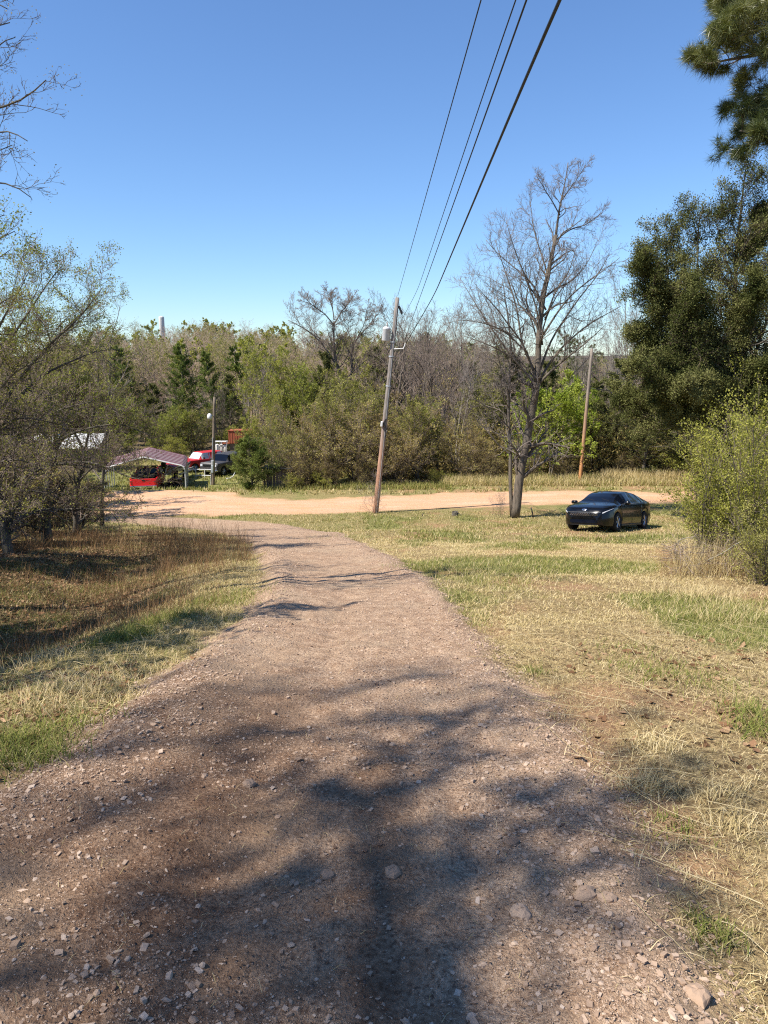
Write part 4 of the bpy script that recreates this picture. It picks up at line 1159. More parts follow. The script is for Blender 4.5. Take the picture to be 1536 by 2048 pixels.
# ------------------------------------------------------------------ near tree off the left edge, its twigs come into the sky
_lt = [
 ([(-330, 1500), (-320, 1000), (-300, 600), (-290, 200), (-270, -200), (-240, -600)], .15, .05, 0, .5),
 ([(-290, 330), (-160, 290), (-60, 235), (0, 226), (45, 218), (72, 190), (92, 160)], .028, .005, 0, -.3),
 ([(-290, 200), (-180, 120), (-80, 70), (-10, 55), (20, 45)], .03, .005, 0, .3),
 ([(-295, 450), (-180, 400), (-70, 370), (0, 362), (40, 372), (62, 395)], .028, .004, 0, -.2),
 ([(-285, 100), (-180, 0), (-60, -40), (-5, 5), (15, 18)], .028, .004, 0, -.3),
 ([(-290, 300), (-170, 220), (-60, 150), (-10, 95), (10, 70), (30, 75)], .025, .004, 0, .6),
 ([(-290, 360), (-180, 330), (-80, 300), (0, 250), (30, 268), (55, 282)], .022, .004, 0, -.5),
 ([(-295, 420), (-180, 360), (-60, 320), (-8, 305), (25, 290)], .022, .004, 0, .4),
 ([(-280, -100), (-180, -250), (-60, -350), (0, -420)], .05, .01, 0, .6), ([(-280, 0), (-380, -150), (-480, -260)], .05, .01, 0, -.6),
 ([(-260, -300), (-360, -480), (-420, -700)], .05, .01, 0, .6), ([(-250, -420), (-160, -600), (-60, -760)], .05, .01, 0, -1.0),
]
hero('bare_tree', 'near bare tree past the left edge, its thin dark twigs sprawling into the sky', 'tree', (-330, 1500), 8.5, _lt,
     [(9, .3, .97, .8, .28, 6), (5, .15, 1, .7, .4, 4), (3, .15, 1, .65, .5, 3)], 'bark_dark', 'twig_dark', seed=41, minr=.0028, wander=.2, leafm='leaf_brown', nleaf=2500, leafsize=.018)
_lt2 = [
 ([(-210, 1300), (-200, 1000), (-180, 760), (-150, 560)], .08, .04, 0, 0),
 ([(-160, 640), (-80, 540), (-20, 490), (30, 462)], .03, .005, 0, -.3),
 ([(-170, 700), (-90, 600), (-10, 520), (20, 500)], .03, .005, 0, .4),
 ([(-150, 560), (-90, 480), (-30, 440), (10, 430)], .03, .005, 0, .2),
 ([(-150, 560), (-140, 450), (-90, 350)], .03, .005, 0, .6),
 ([(-180, 760), (-100, 680), (-20, 620), (30, 590)], .03, .005, 0, -.8),
]
hero('spring_tree', 'small green leafed tree at the left edge just beneath the bare twigs', 'tree', (-210, 1300), 11, _lt2,
     [(10, .25, 1, .8, .36, 5), (6, .15, 1, .7, .45, 4)], 'bark_dark', 'twig_dark', 'leaf_young', 4200, .032, seed=44, minr=.003, wander=.2)

# ------------------------------------------------------------------ tangle of small trees on the left
def tangle(seed, base, D, limbs, label, nleaf, leafm='leaf_young', leafsize=.038, name='budding_tree', group='tangled small trees left of the drive', sp=None, twig='twig_dark', clump=1.3):
    return hero(name, label, 'tree', base, D, limbs, sp or [(15, .10, 1, .8, .34, 6), (10, .1, 1, .8, .5, 4), (6, .1, 1, .75, .55, 3)], 'bark_dark', twig, leafm, int(nleaf * .55), leafsize, lowleaf=(1.5, 6.0, .22), seed=seed, minr=.0042, wander=.2, trop=.03, group=group, clump=clump)
tangle(51, (95, 1085), 19.5, [
 ([(95, 1085), (92, 1030), (100, 960), (108, 900)], .15, .09, 0, 0),
 ([(108, 905), (130, 860), (150, 800), (158, 760)], .07, .03, 0, .5),
 ([(100, 950), (60, 880), (20, 800), (-20, 740)], .06, .02, 0, -.5),
 ([(108, 900), (60, 800), (90, 700), (150, 640), (200, 600)], .06, .01, 0, .6),
 ([(104, 930), (150, 925), (200, 930), (255, 952), (300, 962)], .040, .006, 0, -1.2),
 ([(96, 1020), (150, 1018), (210, 1020), (262, 1022)], .05, .012, 0, -.8),
 ([(120, 880), (160, 860), (240, 850), (300, 870)], .04, .008, 0, -.8),
 ([(112, 890), (100, 780), (50, 700), (60, 620)], .05, .01, 0, -.4),
 ([(150, 800), (190, 800), (250, 830)], .03, .006, .4, -.6)],
 'dark trunked tangled tree, long low limbs reaching right over the dead grass', 26000)
tangle(52, (20, 1120), 16, [
 ([(20, 1120), (0, 1000), (-20, 880)], .11, .07, 0, 0),
 ([(-20, 880), (20, 780), (90, 690), (160, 630), (205, 575)], .05, .008, 0, .3),
 ([(-20, 900), (-40, 760), (0, 640), (50, 560)], .05, .008, 0, -.3),
 ([(-10, 940), (40, 860), (110, 820), (190, 800)], .04, .008, 0, -.8),
 ([(0, 1000), (60, 950), (120, 930), (180, 935)], .04, .008, 0, -.8),
 ([(-20, 860), (60, 760), (140, 720), (210, 690), (240, 700)], .045, .008, 0, .8),
 ([(-30, 820), (10, 700), (80, 600), (125, 530)], .045, .007, 0, .4),
 ([(0, 960), (30, 900), (40, 830), (90, 780)], .04, .008, 0, -1.2)],
 'arching tangled tree whose sprays of young leaves peak against the sky at left', 30000, twig='twig')
tangle(53, (170, 1070), 21.5, [
 ([(150, 1070), (155, 980), (170, 900)], .08, .05, 0, 0),
 ([(170, 900), (190, 820), (200, 740), (190, 690)], .04, .008, 0, .3),
 ([(165, 930), (220, 880), (260, 840), (290, 830)], .035, .007, 0, .5),
 ([(160, 960), (200, 920), (240, 900), (270, 910)], .03, .006, 0, -.5),
 ([(168, 900), (120, 820), (110, 740), (120, 680)], .04, .008, 0, -.5),
 ([(158, 1000), (190, 975), (215, 965)], .03, .006, 0, .5)],
 'leafier tangled tree just left of the carport, green sprays across the carport roof', 10000, 'leaf_olive', twig='twig')
tangle(54, (-60, 1150), 14, [
 ([(-60, 1180), (-70, 1050), (-60, 900)], .09, .06, 0, 0),
 ([(-60, 900), (-20, 800), (30, 740), (90, 720)], .045, .007, 0, .3),
 ([(-65, 980), (-10, 930), (40, 920), (90, 940)], .035, .006, 0, -.4),
 ([(-60, 920), (-50, 780), (-20, 680), (20, 610)], .045, .007, 0, -.3),
 ([(-65, 1050), (-20, 1010), (30, 1000), (60, 1010)], .03, .005, 0, -.5),
 ([(-60, 900), (0, 850), (50, 830), (120, 850)], .035, .006, 0, .6)],
 'dark tangled tree filling the left edge with crossing twigs', 18000, 'leaf_olive', twig='twig')
tangle(55, (215, 1060), 25, [
 ([(205, 1050), (208, 960), (212, 860), (220, 760)], .07, .03, 0, 0),
 ([(220, 760), (222, 680), (236, 640), (240, 610)], .028, .007, 0, .3),
 ([(212, 860), (190, 780), (178, 720)], .025, .007, 0, -.4),
 ([(214, 830), (240, 780), (262, 760)], .025, .007, 0, .4),
 ([(218, 780), (200, 700), (196, 650)], .025, .007, 0, .6)],
 'pale slim bare sapling standing at the right end of the left tangle', 1500, 'leaf_olive', sp=[(9, .25, 1, .6, .4, 5), (6, .1, 1, .6, .45, 4)], name='bare_tree', twig='twig_grey')
for i, (px, D, yt, k, wd, lb) in enumerate([
 (60, 22, 880, 'brush_a', 1.0, 'low brown brush under the dark trunked tree in the left shade'),
 (150, 24, 930, 'brush_a', 1.1, 'low brown brush between the dark trunk and the road end'),
 (-20, 18, 860, 'brush_a', 1.1, 'brown brush crowding the left edge in the shade'),
 (30, 26, 900, 'brush_a', 1.0, 'low brush behind the dark trunk, under the white roof'),
 (120, 28, 905, 'brush_a', 1.0, 'low brush just in front of the long white roof'),
 (-40, 24, 700, 'olive_b', 1.0, 'brownish budding thicket at the far left edge'),
 (10, 30, 690, 'olive_a', 1.0, 'taller olive thicket rising behind the left tangle')]):
    place(k, px, D, yt, lb, 'brush and thicket in the left shade', wd)

# ------------------------------------------------------------------ bush on the right
def bush(seed, base, D, limbs, label, nleaf, leafsize=.03, leafm='leaf_bush', sp=None):
    return hero('shrub', label, 'shrub', base, D, limbs, sp or [(9, .15, 1, .55, .38, 5), (5, .1, 1, .6, .45, 4)], 'bark_dark', 'twig', leafm, nleaf, leafsize, seed=seed, minr=.0025, wander=.14, trop=.06,
                group='leafy shrubs at the right edge of the grass', clump=3.0, asp=.6)
def fan(rng, bx, by, x0, x1, yt, n, r=.014):
    out = []
    for i in range(n):
        t = (i + rng.rand()) / n; tx = x0 + (x1 - x0) * t; ty = yt + rng.uniform(0, 1) ** 1.3 * (by - yt) * .55
        sx = bx + rng.uniform(-25, 25)
        mx = sx * .55 + tx * .45; my = by * .5 + ty * .5 - 20
        d = rng.uniform(-.7, .7)
        out.append(([(sx, by), (mx + (sx - mx) * .3, my), (tx, ty)], r, r * .25, d * .2, d))
    return out
_fr = rs(5)
bush(61, (1420, 1165), 12.6, fan(_fr, 1425, 1165, 1360, 1500, 880, 15), 'bright leafy shrub with upright stems standing in dead grass right of the car', 12500, .036)
bush(62, (1500, 1185), 12.0, fan(_fr, 1500, 1185, 1430, 1590, 840, 15), 'dense leafy shrub at the right edge over the fallen branches', 13500, .036)
bush(63, (1470, 1120), 15.5, fan(_fr, 1470, 1120, 1400, 1560, 850, 14), 'leafy shrub behind, its tips in front of the cedar\'s trunk', 15000)
bush(64, (1540, 1235), 10.6, fan(_fr, 1545, 1240, 1460, 1620, 1030, 12), 'dark low shrub at the right edge near the straw', 12000, .026, 'leaf_olive')
bush(65, (1580, 1130), 14, fan(_fr, 1580, 1130, 1480, 1680, 800, 12), 'tall leafy shrub leaning in from beyond the right edge', 12000)
# brush pile and its limbs
def stick(name, label, pxs, D, r, mat='bark_pale', group=None, r1=None):
    pts = [pix(x, y, D + dd) for x, y, dd in pxs]
    b = pts[0].copy(); q = resample(np.array(pts) - b, 12); q = smooth_pts(q[None], 1)
    rad = np.linspace(r, r1 or r * .4, 12)[None]
    mbs = MB(); V, Q, T = tubes(q, rad, 7); mbs.add(V, Q, T)
    rng = rs(len(label)); P, Dd, L, Rr = kids(rng, q, rad, 5, .4, 1, .7, .2, .25, lambda t: 1.1 - .5 * t, .5)
    p2, r2 = grow(rng, P, Dd, L, Rr, 4, .15, 0, .3); V, Q, T = tubes(p2, r2, 4, cap=False); mbs.add(V, Q)
    return link(name, mbs.mesh(name, M[mat]), loc=b, label=label, cat='branch', group=group)
G_ = 'dead branches dumped under the right shrubs'
stick('dead_branch', 'pale hooked dead branch at the left end of the pile beside the shrubs', [(1352, 1122, 0), (1350, 1090, 0), (1362, 1078, -.1), (1395, 1072, -.2)], 12.3, .014, group=G_)
stick('dead_branch', 'long grey arching dead branch lying across the pile at the right edge', [(1412, 1122, 0), (1450, 1105, -.2), (1485, 1078, -.3), (1515, 1085, -.3), (1560, 1120, -.2)], 11.4, .014, group=G_)
stick('dead_branch', 'short thick white sawn dead branch sticking out high on the right edge', [(1600, 1052, 0), (1560, 1042, 0), (1507, 1022, 0)], 11.8, .020, group=G_, r1=.018)
stick('dead_branch', 'straw coloured split stem leaning out of the dead grass below the brightest shrub', [(1390, 1148, 0), (1400, 1120, 0), (1412, 1085, 0)], 11.9, .012, 'bark_pale', G_)
stick('dead_branch', 'twisted dark dead branch behind the hooked one in the pile', [(1340, 1108, .4), (1370, 1095, .2), (1420, 1090, 0), (1460, 1100, 0)], 12.2, .013, 'bark_dark', G_)
# fine tangle of the pile
mbp = MB(); rng = rs(66); n = 260
pc = np.array([pix(rng.uniform(1350, 1530), 1110, rng.uniform(11.2, 13.2)) for _ in range(n)])
pc[:, 2] = hz(pc[:, 0], pc[:, 1]) + rng.uniform(0, .42, n)
dd = rng.normal(size=(n, 3)) * np.array([1, 1, .35])
pp, pr = grow(rng, pc - norm(dd) * .3, dd, rng.uniform(.3, .9, n), rng.uniform(.003, .008, n), 5, .2, 0, .4)
V, Q, T = tubes(pp, pr, 4, cap=False); mbp.add(V, Q)
link('brush_pile', mbp.mesh('brush_pile', M['twig']), label='low heap of grey dead twigs under the right shrubs', cat='brush pile', kind='stuff')

# ------------------------------------------------------------------ forest edge and the woods behind
G1, G2, G3, G4 = 'thicket along the far side of the dirt road', 'cedars behind the carport', 'bare trees of the wood behind the road', 'understory behind the right pole'
rows = [
 # behind and beside the carport
 ('cedar_b', 262, 84, 690, 1.2, G2, 'cedar left of the tall pair, half hidden by the left tangle'),
 ('cedar_b', 372, 80, 684, 1.15, G2, 'left one of the tall green cedar pair above the carport'),
 ('cedar_b', 436, 78, 700, 1.0, G2, 'right one of the tall green cedar pair, directly behind the lamp pole'),
 ('cedar_a', 310, 76, 765, 1.2, G2, 'lower dark cedar in front of the tall pair, above the carport\'s peak'),
 ('cedar_a', 468, 82, 745, 1.0, G2, 'dark cedar in the gap right of the lamp pole'),
 ('cedar_a', 200, 78, 740, 1.3, G2, 'dark cedar showing through twigs above the long white roof'),
 ('green_a', 330, 71, 810, 1.1, G2, 'green spring tree right behind the carport roof'),
 ('green_a', 260, 72, 790, 1.2, G2, 'green spring tree behind the carport\'s left half'),
 ('olive_a', 395, 72, 800, 1.1, G2, 'low olive thicket between the carport and the lamp pole'),
 ('green_a', 215, 70, 800, 1.1, G2, 'olive green tree behind the left posts of the carport'),
 ('brush_g', 345, 68, 868, 1.3, G2, 'bright green shrub peeping over the carport\'s right slope'),
 ('olive_a', 165, 74, 790, 1.2, G2, 'olive thicket at the right end of the long white roof'),
 ('bare_c', 447, 73, 740, .8, G2, 'small pale bare tree right beside the lamp pole'),
 ('bare_b', 300, 90, 670, 1.0, G3, 'bare tree standing between the cedars on the left'),
 ('bare_b', 505, 84, 690, 1.1, G3, 'bare tree between the dark cedar and the yellow green tree'),
 ('brush_g', 462, 74, 850, 1.0, G2, 'lime shrub right of the lamp pole above the old grey truck'),
 # yellow-green mass
 ('yellow_a', 550, 60, 676, .85, G1, 'tall yellow green tree left of the spreading bare tree'),
 ('yellow_a', 590, 60, 690, .9, G1, 'yellow green tree just right of the tallest yellow one'),
 ('yellow_a', 530, 54, 770, .7, G1, 'lower yellow green tree above the red timber panel'),
 ('green_a', 625, 56, 720, .9, G1, 'green spring tree beneath the spreading bare tree\'s left limbs'),
 ('cedar_a', 652, 58, 700, .9, G1, 'dark cedar partly hidden right behind the yellow green trees'),
 ('cedar_a', 760, 66, 690, 1.2, G1, 'dark cedar behind the leaning pole\'s transformer'),
 # thicket centre
 ('olive_b', 575, 45.5, 795, .9, G1, 'brown vine covered thicket right of the round juniper'),
 ('olive_a', 578, 44.5, 850, .95, G1, 'olive thicket sprawling over the grey shed panel'),
 ('olive_b', 620, 45, 800, 1.0, G1, 'brown thicket third from the juniper, dense with pale leaves'),
 ('olive_a', 665, 46, 770, 1.0, G1, 'olive thicket midway between juniper and leaning pole'),
 ('olive_b', 705, 45.5, 790, 1.0, G1, 'brown thicket left of the leaning pole'),
 ('olive_a', 745, 48, 760, 1.0, G1, 'olive thicket straight behind the leaning pole'),
 ('olive_b', 790, 46, 800, 1.0, G1, 'brown thicket just right of the leaning pole'),
 ('olive_a', 835, 47, 780, 1.0, G1, 'olive thicket between leaning pole and slender bare tree'),
 ('green_a', 880, 49, 800, .8, G1, 'greener thicket tree left of the slender bare tree'),
 ('olive_b', 925, 47.5, 830, 1.0, G1, 'brown thicket at the left of the tall bare tree\'s low twigs'),
 ('olive_a', 700, 52, 720, 1.0, G1, 'taller olive tree behind the thicket below the wide bare crown'),
 ('olive_b', 800, 54, 740, 1.0, G1, 'taller brown budding tree behind the thicket, right of the leaning pole'),
 ('brush_a', 600, 43.6, 900, 1.0, G1, 'low brush at the foot of the thicket beside the grey shed panel'),
 ('brush_a', 660, 44, 905, 1.1, G1, 'low brush at the thicket\'s foot, midway to the leaning pole'),
 ('brush_g', 585, 43, 945, 1.1, G1, 'green low shrub trailing to the road right of the juniper'),
 ('brush_g', 650, 43.5, 935, 1.2, G1, 'green low shrub at the road edge under the thicket'),
 ('brush_g', 870, 45, 935, 1.0, G1, 'green low shrub at the verge right of the leaning pole'),
 ('brush_a', 730, 44.5, 900, 1.1, G1, 'low brush behind the foot of the leaning pole'),
 ('brush_a', 980, 46.5, 900, 1.1, G1, 'low brush behind the slender bare tree'),
 ('brush_g', 900, 46, 945, 1.6, G1, 'wide pale low shrub in the verge left of the bare trees'),
 # trunks of the wood, centre right
 ('bare_b', 915, 52, 640, .9, G3, 'pale trunked bare tree in the wood right of the leaning pole'),
 ('bare_a', 850, 60, 600, 1.0, G3, 'high bare tree on the skyline just right of the wires'),
 ('bare_a', 815, 64, 590, .9, G3, 'bare tree on the skyline directly behind the pole top'),
 ('bare_b', 890, 66, 585, 1.0, G3, 'bare tree on the skyline between the wires and the tall bare tree'),
 ('bare_c', 960, 56, 660, 1.0, G3, 'thin bare tree behind the slender tree\'s left twigs'),
 ('bare_a', 990, 62, 640, 1.0, G3, 'bare tree seen through the tall tree\'s left limbs'),
 ('bare_c', 935, 48, 780, .9, G3, 'low grey bare tree at the wood\'s edge left of the slender tree'),
 ('pine_far', 975, 75, 668, .9, G3, 'dark pine top poking up left of the tall bare tree'),
 ('pine_far', 1120, 72, 655, 1.0, G3, 'broad dark pine behind the tall bare tree\'s fork'),
 ('pine_far', 1165, 80, 668, 1.0, G3, 'dark pine behind the right pole\'s top'),
 ('cedar_a', 940, 60, 720, 1.2, G3, 'dark cedar in the shade behind the slender bare tree'),
 ('cedar_a', 1010, 62, 700, 1.3, G3, 'dark cedar behind the slender bare tree\'s stem'),
 ('cedar_a', 1085, 60, 720, 1.2, G3, 'dark cedar behind the lime green tree'),
 ('bare_a', 1205, 66, 640, .8, G3, 'bare tree just right of the right pole'),
 ('bare_b', 1235, 60, 600, .8, G3, 'bare tree between the right pole and the huge cedar'),
 ('bare_b', 1262, 70, 520, .7, G3, 'tallest of the bare trees at the huge cedar\'s left edge'),
 ('bare_a', 1300, 74, 560, .8, G3, 'bare tree showing through the huge cedar\'s left side'),
 ('bare_a', 1460, 74, 540, 1.0, G3, 'bare tree showing through the upper gaps of the huge cedar'),
 ('bare_a', 1040, 70, 620, .9, G3, 'bare tree behind the tall bare tree\'s left limbs'),
 ('bare_b', 1140, 66, 630, .9, G3, 'bare tree behind the tall bare tree\'s right limbs'),
 ('bare_a', 785, 58, 605, 1.15, G3, 'bare tree on the skyline just left of the wires\' foot'),
 ('bare_b', 830, 62, 575, 1.1, G3, 'tall bare tree on the skyline where the wires meet the pole'),
 ('bare_a', 870, 58, 580, 1.15, G3, 'tall bare tree on the skyline midway between the poles and the slender tree'),
 ('bare_a', 925, 64, 590, 1.15, G3, 'bare tree on the skyline just left of the tall bare tree\'s crown'),
 ('bare_c', 850, 54, 640, 1.2, G3, 'low twiggy bare tree right of the leaning pole, in front of the skyline trees'),
 ('bare_c', 900, 56, 630, 1.2, G3, 'twiggy bare tree behind the pale trunked one'),
 ('olive_a', 960, 52, 740, 1.0, G3, 'olive budding tree behind the slender tree\'s left twigs'),
 # understory right
 ('lime_a', 1100, 47, 735, .9, G4, 'bright lime tree in new leaf left of the right pole'),
 ('lime_a', 1075, 50, 770, .8, G4, 'bright lime tree half hidden by the tall bare trunk'),
 ('lime_a', 1140, 52, 760, .8, G4, 'bright lime tree partly behind the right pole'),
 ('cedar_a', 1225, 50, 715, 1.35, G4, 'broad olive cedar right of the right pole, crossed by the wires'),
 ('cedar_a', 1285, 47, 745, 1.3, G4, 'dark olive cedar under the left side of the huge cedar'),
 ('cedar_a', 1350, 49, 740, 1.3, G4, 'dark olive cedar behind the black car'),
 ('cedar_a', 1180, 56, 760, 1.2, G4, 'shaded cedar directly behind the right pole'),
 ('cedar_a', 1420, 46, 790, 1.3, G4, 'dark cedar behind the huge cedar\'s trunk'),
 ('cedar_a', 1500, 44, 760, 1.3, G4, 'dark cedar behind the right shrubs'),
 ('brush_g', 1330, 47.5, 888, 1.5, G4, 'yellow green bramble bank behind the tall dead grass'),
 ('brush_g', 1390, 46.5, 880, 1.5, G4, 'green bramble bank left of the huge cedar\'s trunk'),
 ('brush_a', 1245, 47.6, 900, 1.2, G4, 'dark bramble behind the tall dead grass right of the pole'),
 ('brush_a', 1290, 48, 890, 1.2, G4, 'dark bramble under the dark olive cedar'),
 ('brush_a', 1130, 47.5, 905, 1.2, G4, 'dark bramble in the shade left of the right pole\'s foot'),
 ('brush_a', 1060, 47.5, 905, 1.2, G4, 'dark bramble behind the tall bare tree\'s trunk'),
 ('brush_g', 1480, 40, 850, 1.2, G4, 'green shrub below the huge cedar\'s right limbs'),
 ('green_a', 1530, 36, 800, .9, G4, 'green leafed tree at the right edge under the huge cedar'),
 ('olive_a', 1195, 50, 800, 1.1, G4, 'dull olive thicket right behind the right pole'),
]
for k, px, D, yt, wd, gp, lb in rows:
    place(k, px, D, yt, lb, gp, wd)
place('cedar_s', 505, 43.2, 868, 'round dark green juniper by the dirt road right of the old grey truck', None, 1.15)
place('brush_v', 750, 33.8, 935, 'leafless vine scrub climbing round the foot of the leaning pole', None, .6)
place('brush_v', 1000, 32.2, 965, 'small leafless sprouts left of the bare trees\' feet', None, .5)

# ------------------------------------------------------------------ filler wood: one mass
def merge_forest(name, label, protos, spots, mats, seed=5):
    rng = rs(seed); big = MB()
    arrs = []
    for d in protos:
        a = MB()
        V, A, Q, T, mq, mt = d['trunk'].arrays(); a.add(V, Q, T, A, 0)
        V, A, Q, T, mq, mt = d['crown'].arrays()
        Fk = rng.rand(len(Q)) < 1
        if len(Q): a.add(V, Q, T if len(T) else None, A, 0)
        mqx = np.concatenate([np.zeros(len(d['trunk'].arrays()[2]), int), mq]); mtx = np.concatenate([np.zeros(len(d['trunk'].arrays()[3]), int), mt])
        V, A, Q, T, _, _ = a.arrays()
        arrs.append((V, A, Q, T, mqx, mtx, d['H'], d.get('mo', 0)))
    for (X, Y, H, k) in spots:
        V, A, Q, T, mqx, mtx, H0, mo = arrs[k]
        a = rng.uniform(0, 6.28); c, s = math.cos(a), math.sin(a); sc = H / H0
        W = V @ np.array([[c, s, 0], [-s, c, 0], [0, 0, 1]]) * sc + np.array([X, Y, float(h0(X, Y))])
        for FF, mm in ((Q, mqx), (T, mtx)):
            for m_ in (0, 1):
                pass
        base = big.n
        big.V.append(W.astype(np.float32)); big.A.append(A)
        if len(Q): big.Fq.append(Q + base); big.mq.append(np.where(mqx == 1, 1 + mo, 0).astype(np.int32))
        if len(T): big.Ft.append(T + base); big.mt.append(np.where(mtx == 1, 1 + mo, 0).astype(np.int32))
        big.n += len(W)
    return link(name, big.mesh(name, mats), kind='stuff', label=label, cat='wood')
f1 = deciduous(101, 12, (14, 7, 6), .16, minr=.022, twig='twig', lr=(.52, .48, .5), trop=.0, topshape=.6); f1['mo'] = 0
f2 = deciduous(102, 12, (12, 6, 5), .16, minr=.022, nleaf=3200, leafsize=.17, lr=(.55, .5, .5), topshape=.5, leafspread=.12); f2['mo'] = 0
f3 = conifer(103, 11, 2.6, 40, 5, 2600, .34, r0=.14); f3['mo'] = 1
f4 = deciduous(104, 10, (10, 5, 4), .14, minr=.022, nleaf=2600, leafsize=.26, lr=(.45, .5, .5)); f4['mo'] = 2
for f in (f1, f2, f3, f4): pass
mats_f = [M['twig_far'], M['leaf_olive'], M['cedar_green'], M['leaf_yellow']]
spots = []; rng = rs(88)
def skyline(px): return float(np.interp(px, [100, 220, 330, 480, 600, 700, 800, 950, 1100, 1400, 1800], [655, 648, 636, 633, 643, 655, 655, 672, 690, 700, 705]))
def wood_at(px, Y, k, low, jit):
    X = (px - 768) / F * Y
    ytop = skyline(px) + low + rng.uniform(-jit * .35, jit)
    top = pix(px, ytop, Y)[2]; H = top - float(h0(X, Y))
    if 3 < H < 24: spots.append((X, Y, H, k))
for i in range(430):
    Y = 86 + (300 - 86) * rng.rand() ** 1.2; px = rng.uniform(120, 1000); t = (Y - 86) / 214
    p = rng.rand(); k = 0 if p < .42 else (1 if p < .74 else (2 if p < (.80 if t < .5 else .745) else 3))
    wood_at(px, Y, k, 42 * (1 - t) + (6 if k == 2 else 0), 12)
for i in range(130):
    Y = rng.uniform(64, 120); px = rng.uniform(780, 1800)
    p = rng.rand(); k = 0 if p < .45 else (1 if p < .8 else 2)
    wood_at(px, Y, k, 5 + 25 * (120 - Y) / 56, 14)
for i in range(40):
    Y = rng.uniform(34, 75); px = rng.uniform(-330, 60); X = (px - 768) / F * Y
    p = rng.rand(); k = 1 if p < .4 else (2 if p < .7 else 3)
    spots.append((X, Y, rng.uniform(7, 11), k))
merge_forest('woodland', 'leafless brown wood with some evergreens covering the low hill behind everything', [f1, f2, f3, f4], spots, mats_f)
# shaded undergrowth filling the wood floor
mu = MB(); rng = rs(90); n = 70000
D_ = rng.uniform(47.5, 62, n); px = rng.uniform(430, 1800, n); k = (px > 780) | ((px > 590) & (D_ > 49)); D_, px = D_[k], px[k]; n = len(px)
X_ = (px - 768) / F * D_
hh = rng.rand(n) ** 1.6 * 3.4 * (.5 + .8 * fbm(X_ * .5, D_ * .5, 4, 2))
P = np.stack([X_, D_, hz(X_, D_) + hh], -1)
A = norm(rng.normal(size=(n, 3))); Bv = norm(np.cross(A, rng.normal(size=(n, 3)))); S = rng.uniform(.08, .2, n)
V = np.stack([P - A * S[:, None], P + Bv * (S * .3)[:, None], P + A * S[:, None], P - Bv * (S * .3)[:, None]], 1).reshape(-1, 3)
mu.add(V, np.arange(n * 4).reshape(n, 4), None, np.repeat(rng.rand(n) * .7, 4))
link('undergrowth', mu.mesh('undergrowth', M['leaf_brown']), kind='stuff', label='dim undergrowth between the trunks of the wood', cat='undergrowth')

# ------------------------------------------------------------------ trees that stand beside and behind the photographer and shade the drive
_sx, _sy = _sv.x / _sv.z, _sv.y / _sv.z
def shade_pine(label, bx, by, H, boughs, seed, tuftn=26):
    """a pine outside the picture; each bough is given by the ground path it shades and its height"""
    rng = rs(seed); bz = float(hz(bx, by)); base = np.array([bx, by, bz])
    tz = np.linspace(-.3, H, 12)
    mbt = MB(); V, Q, T = tube(np.stack([rng.normal(0, .04, 12), rng.normal(0, .04, 12), tz], 1), np.linspace(.17, .04, 12), 10); mbt.add(V, Q, T)
    mbc = MB(); lim = []; 
    for path, h, dens in boughs:
        pts = []
        for x, y in path:
            g_ = hit(x, y) if y < 2040 else hit(x, 2040) + np.array([0, -(y - 2040) / 260., 0])
            pts.append(g_ + np.array([_sx * h, _sy * h, h]) - base)
        st = np.array([0, 0, H - .6])
        q = smooth_pts(resample(np.array([st] + pts), 16)[None])[0]
        V, Q, T = tubes(q[None], np.linspace(.034, .010, 16)[None], 6); mbt.add(V, Q, T)
        inner = smooth_pts(resample(np.array(pts), 12)[None], 1)
        P, D, L, Rr = kids(rng, inner, np.full((1, 12), .02), int(11 * dens) + 2, 0, 1, .95, .3, .0, lambda t: 1.0 + 0 * t, .5)
        L = rng.uniform(.3, 1.15, len(L))
        p2, r2 = grow(rng, P, D, L, np.full(len(L), .010), 4, .18, .08, .4)
        V, Q, T = tubes(p2, r2, 4, cap=False); mbc.add(V, Q, None, .5, 0)
        pine_tufts(rng, p2, int(tuftn * dens), 26, .19, .007, .2, 1, mbc, .04)
    e = thing('pine_tree', label, 'tree', base, group='pines beside the camera that shade the drive')
    link('trunk', mbt.mesh('pine_trunk', [M['bark']]), e); link('crown', mbc.mesh('pine_crown', [M['twig_dark'], M['needle']]), e)
shade_pine('nearest pine off to the left, its crown shading the middle of the drive', -8.0, -3.5, 12.0, [
  ([(735, 2150), (745, 2030), (742, 1940)], 8.6, 3.4), ([(748, 1700), (752, 1660), (758, 1600)], 9.0, 1.8), ([(748, 1900), (752, 1830), (770, 1750)], 8.4, 2.08),
  ([(745, 1620), (770, 1590)], 9.6, 1.56), ([(790, 1530), (775, 1480)], 9.8, 1.56),
  ([(700, 1620), (640, 1680), (560, 1740), (470, 1790)], 9.0, 1.35), ([(870, 1520), (930, 1480), (1000, 1440)], 10.2, 1.56),
  ([(880, 1860), (960, 1830), (1040, 1790), (1110, 1720)], 9.0, 1.56), ([(1110, 1700), (1160, 1640), (1220, 1590)], 9.6, 2.08),
  ([(880, 1600), (910, 1680), (920, 1740)], 9.2, 1.04)], 201)
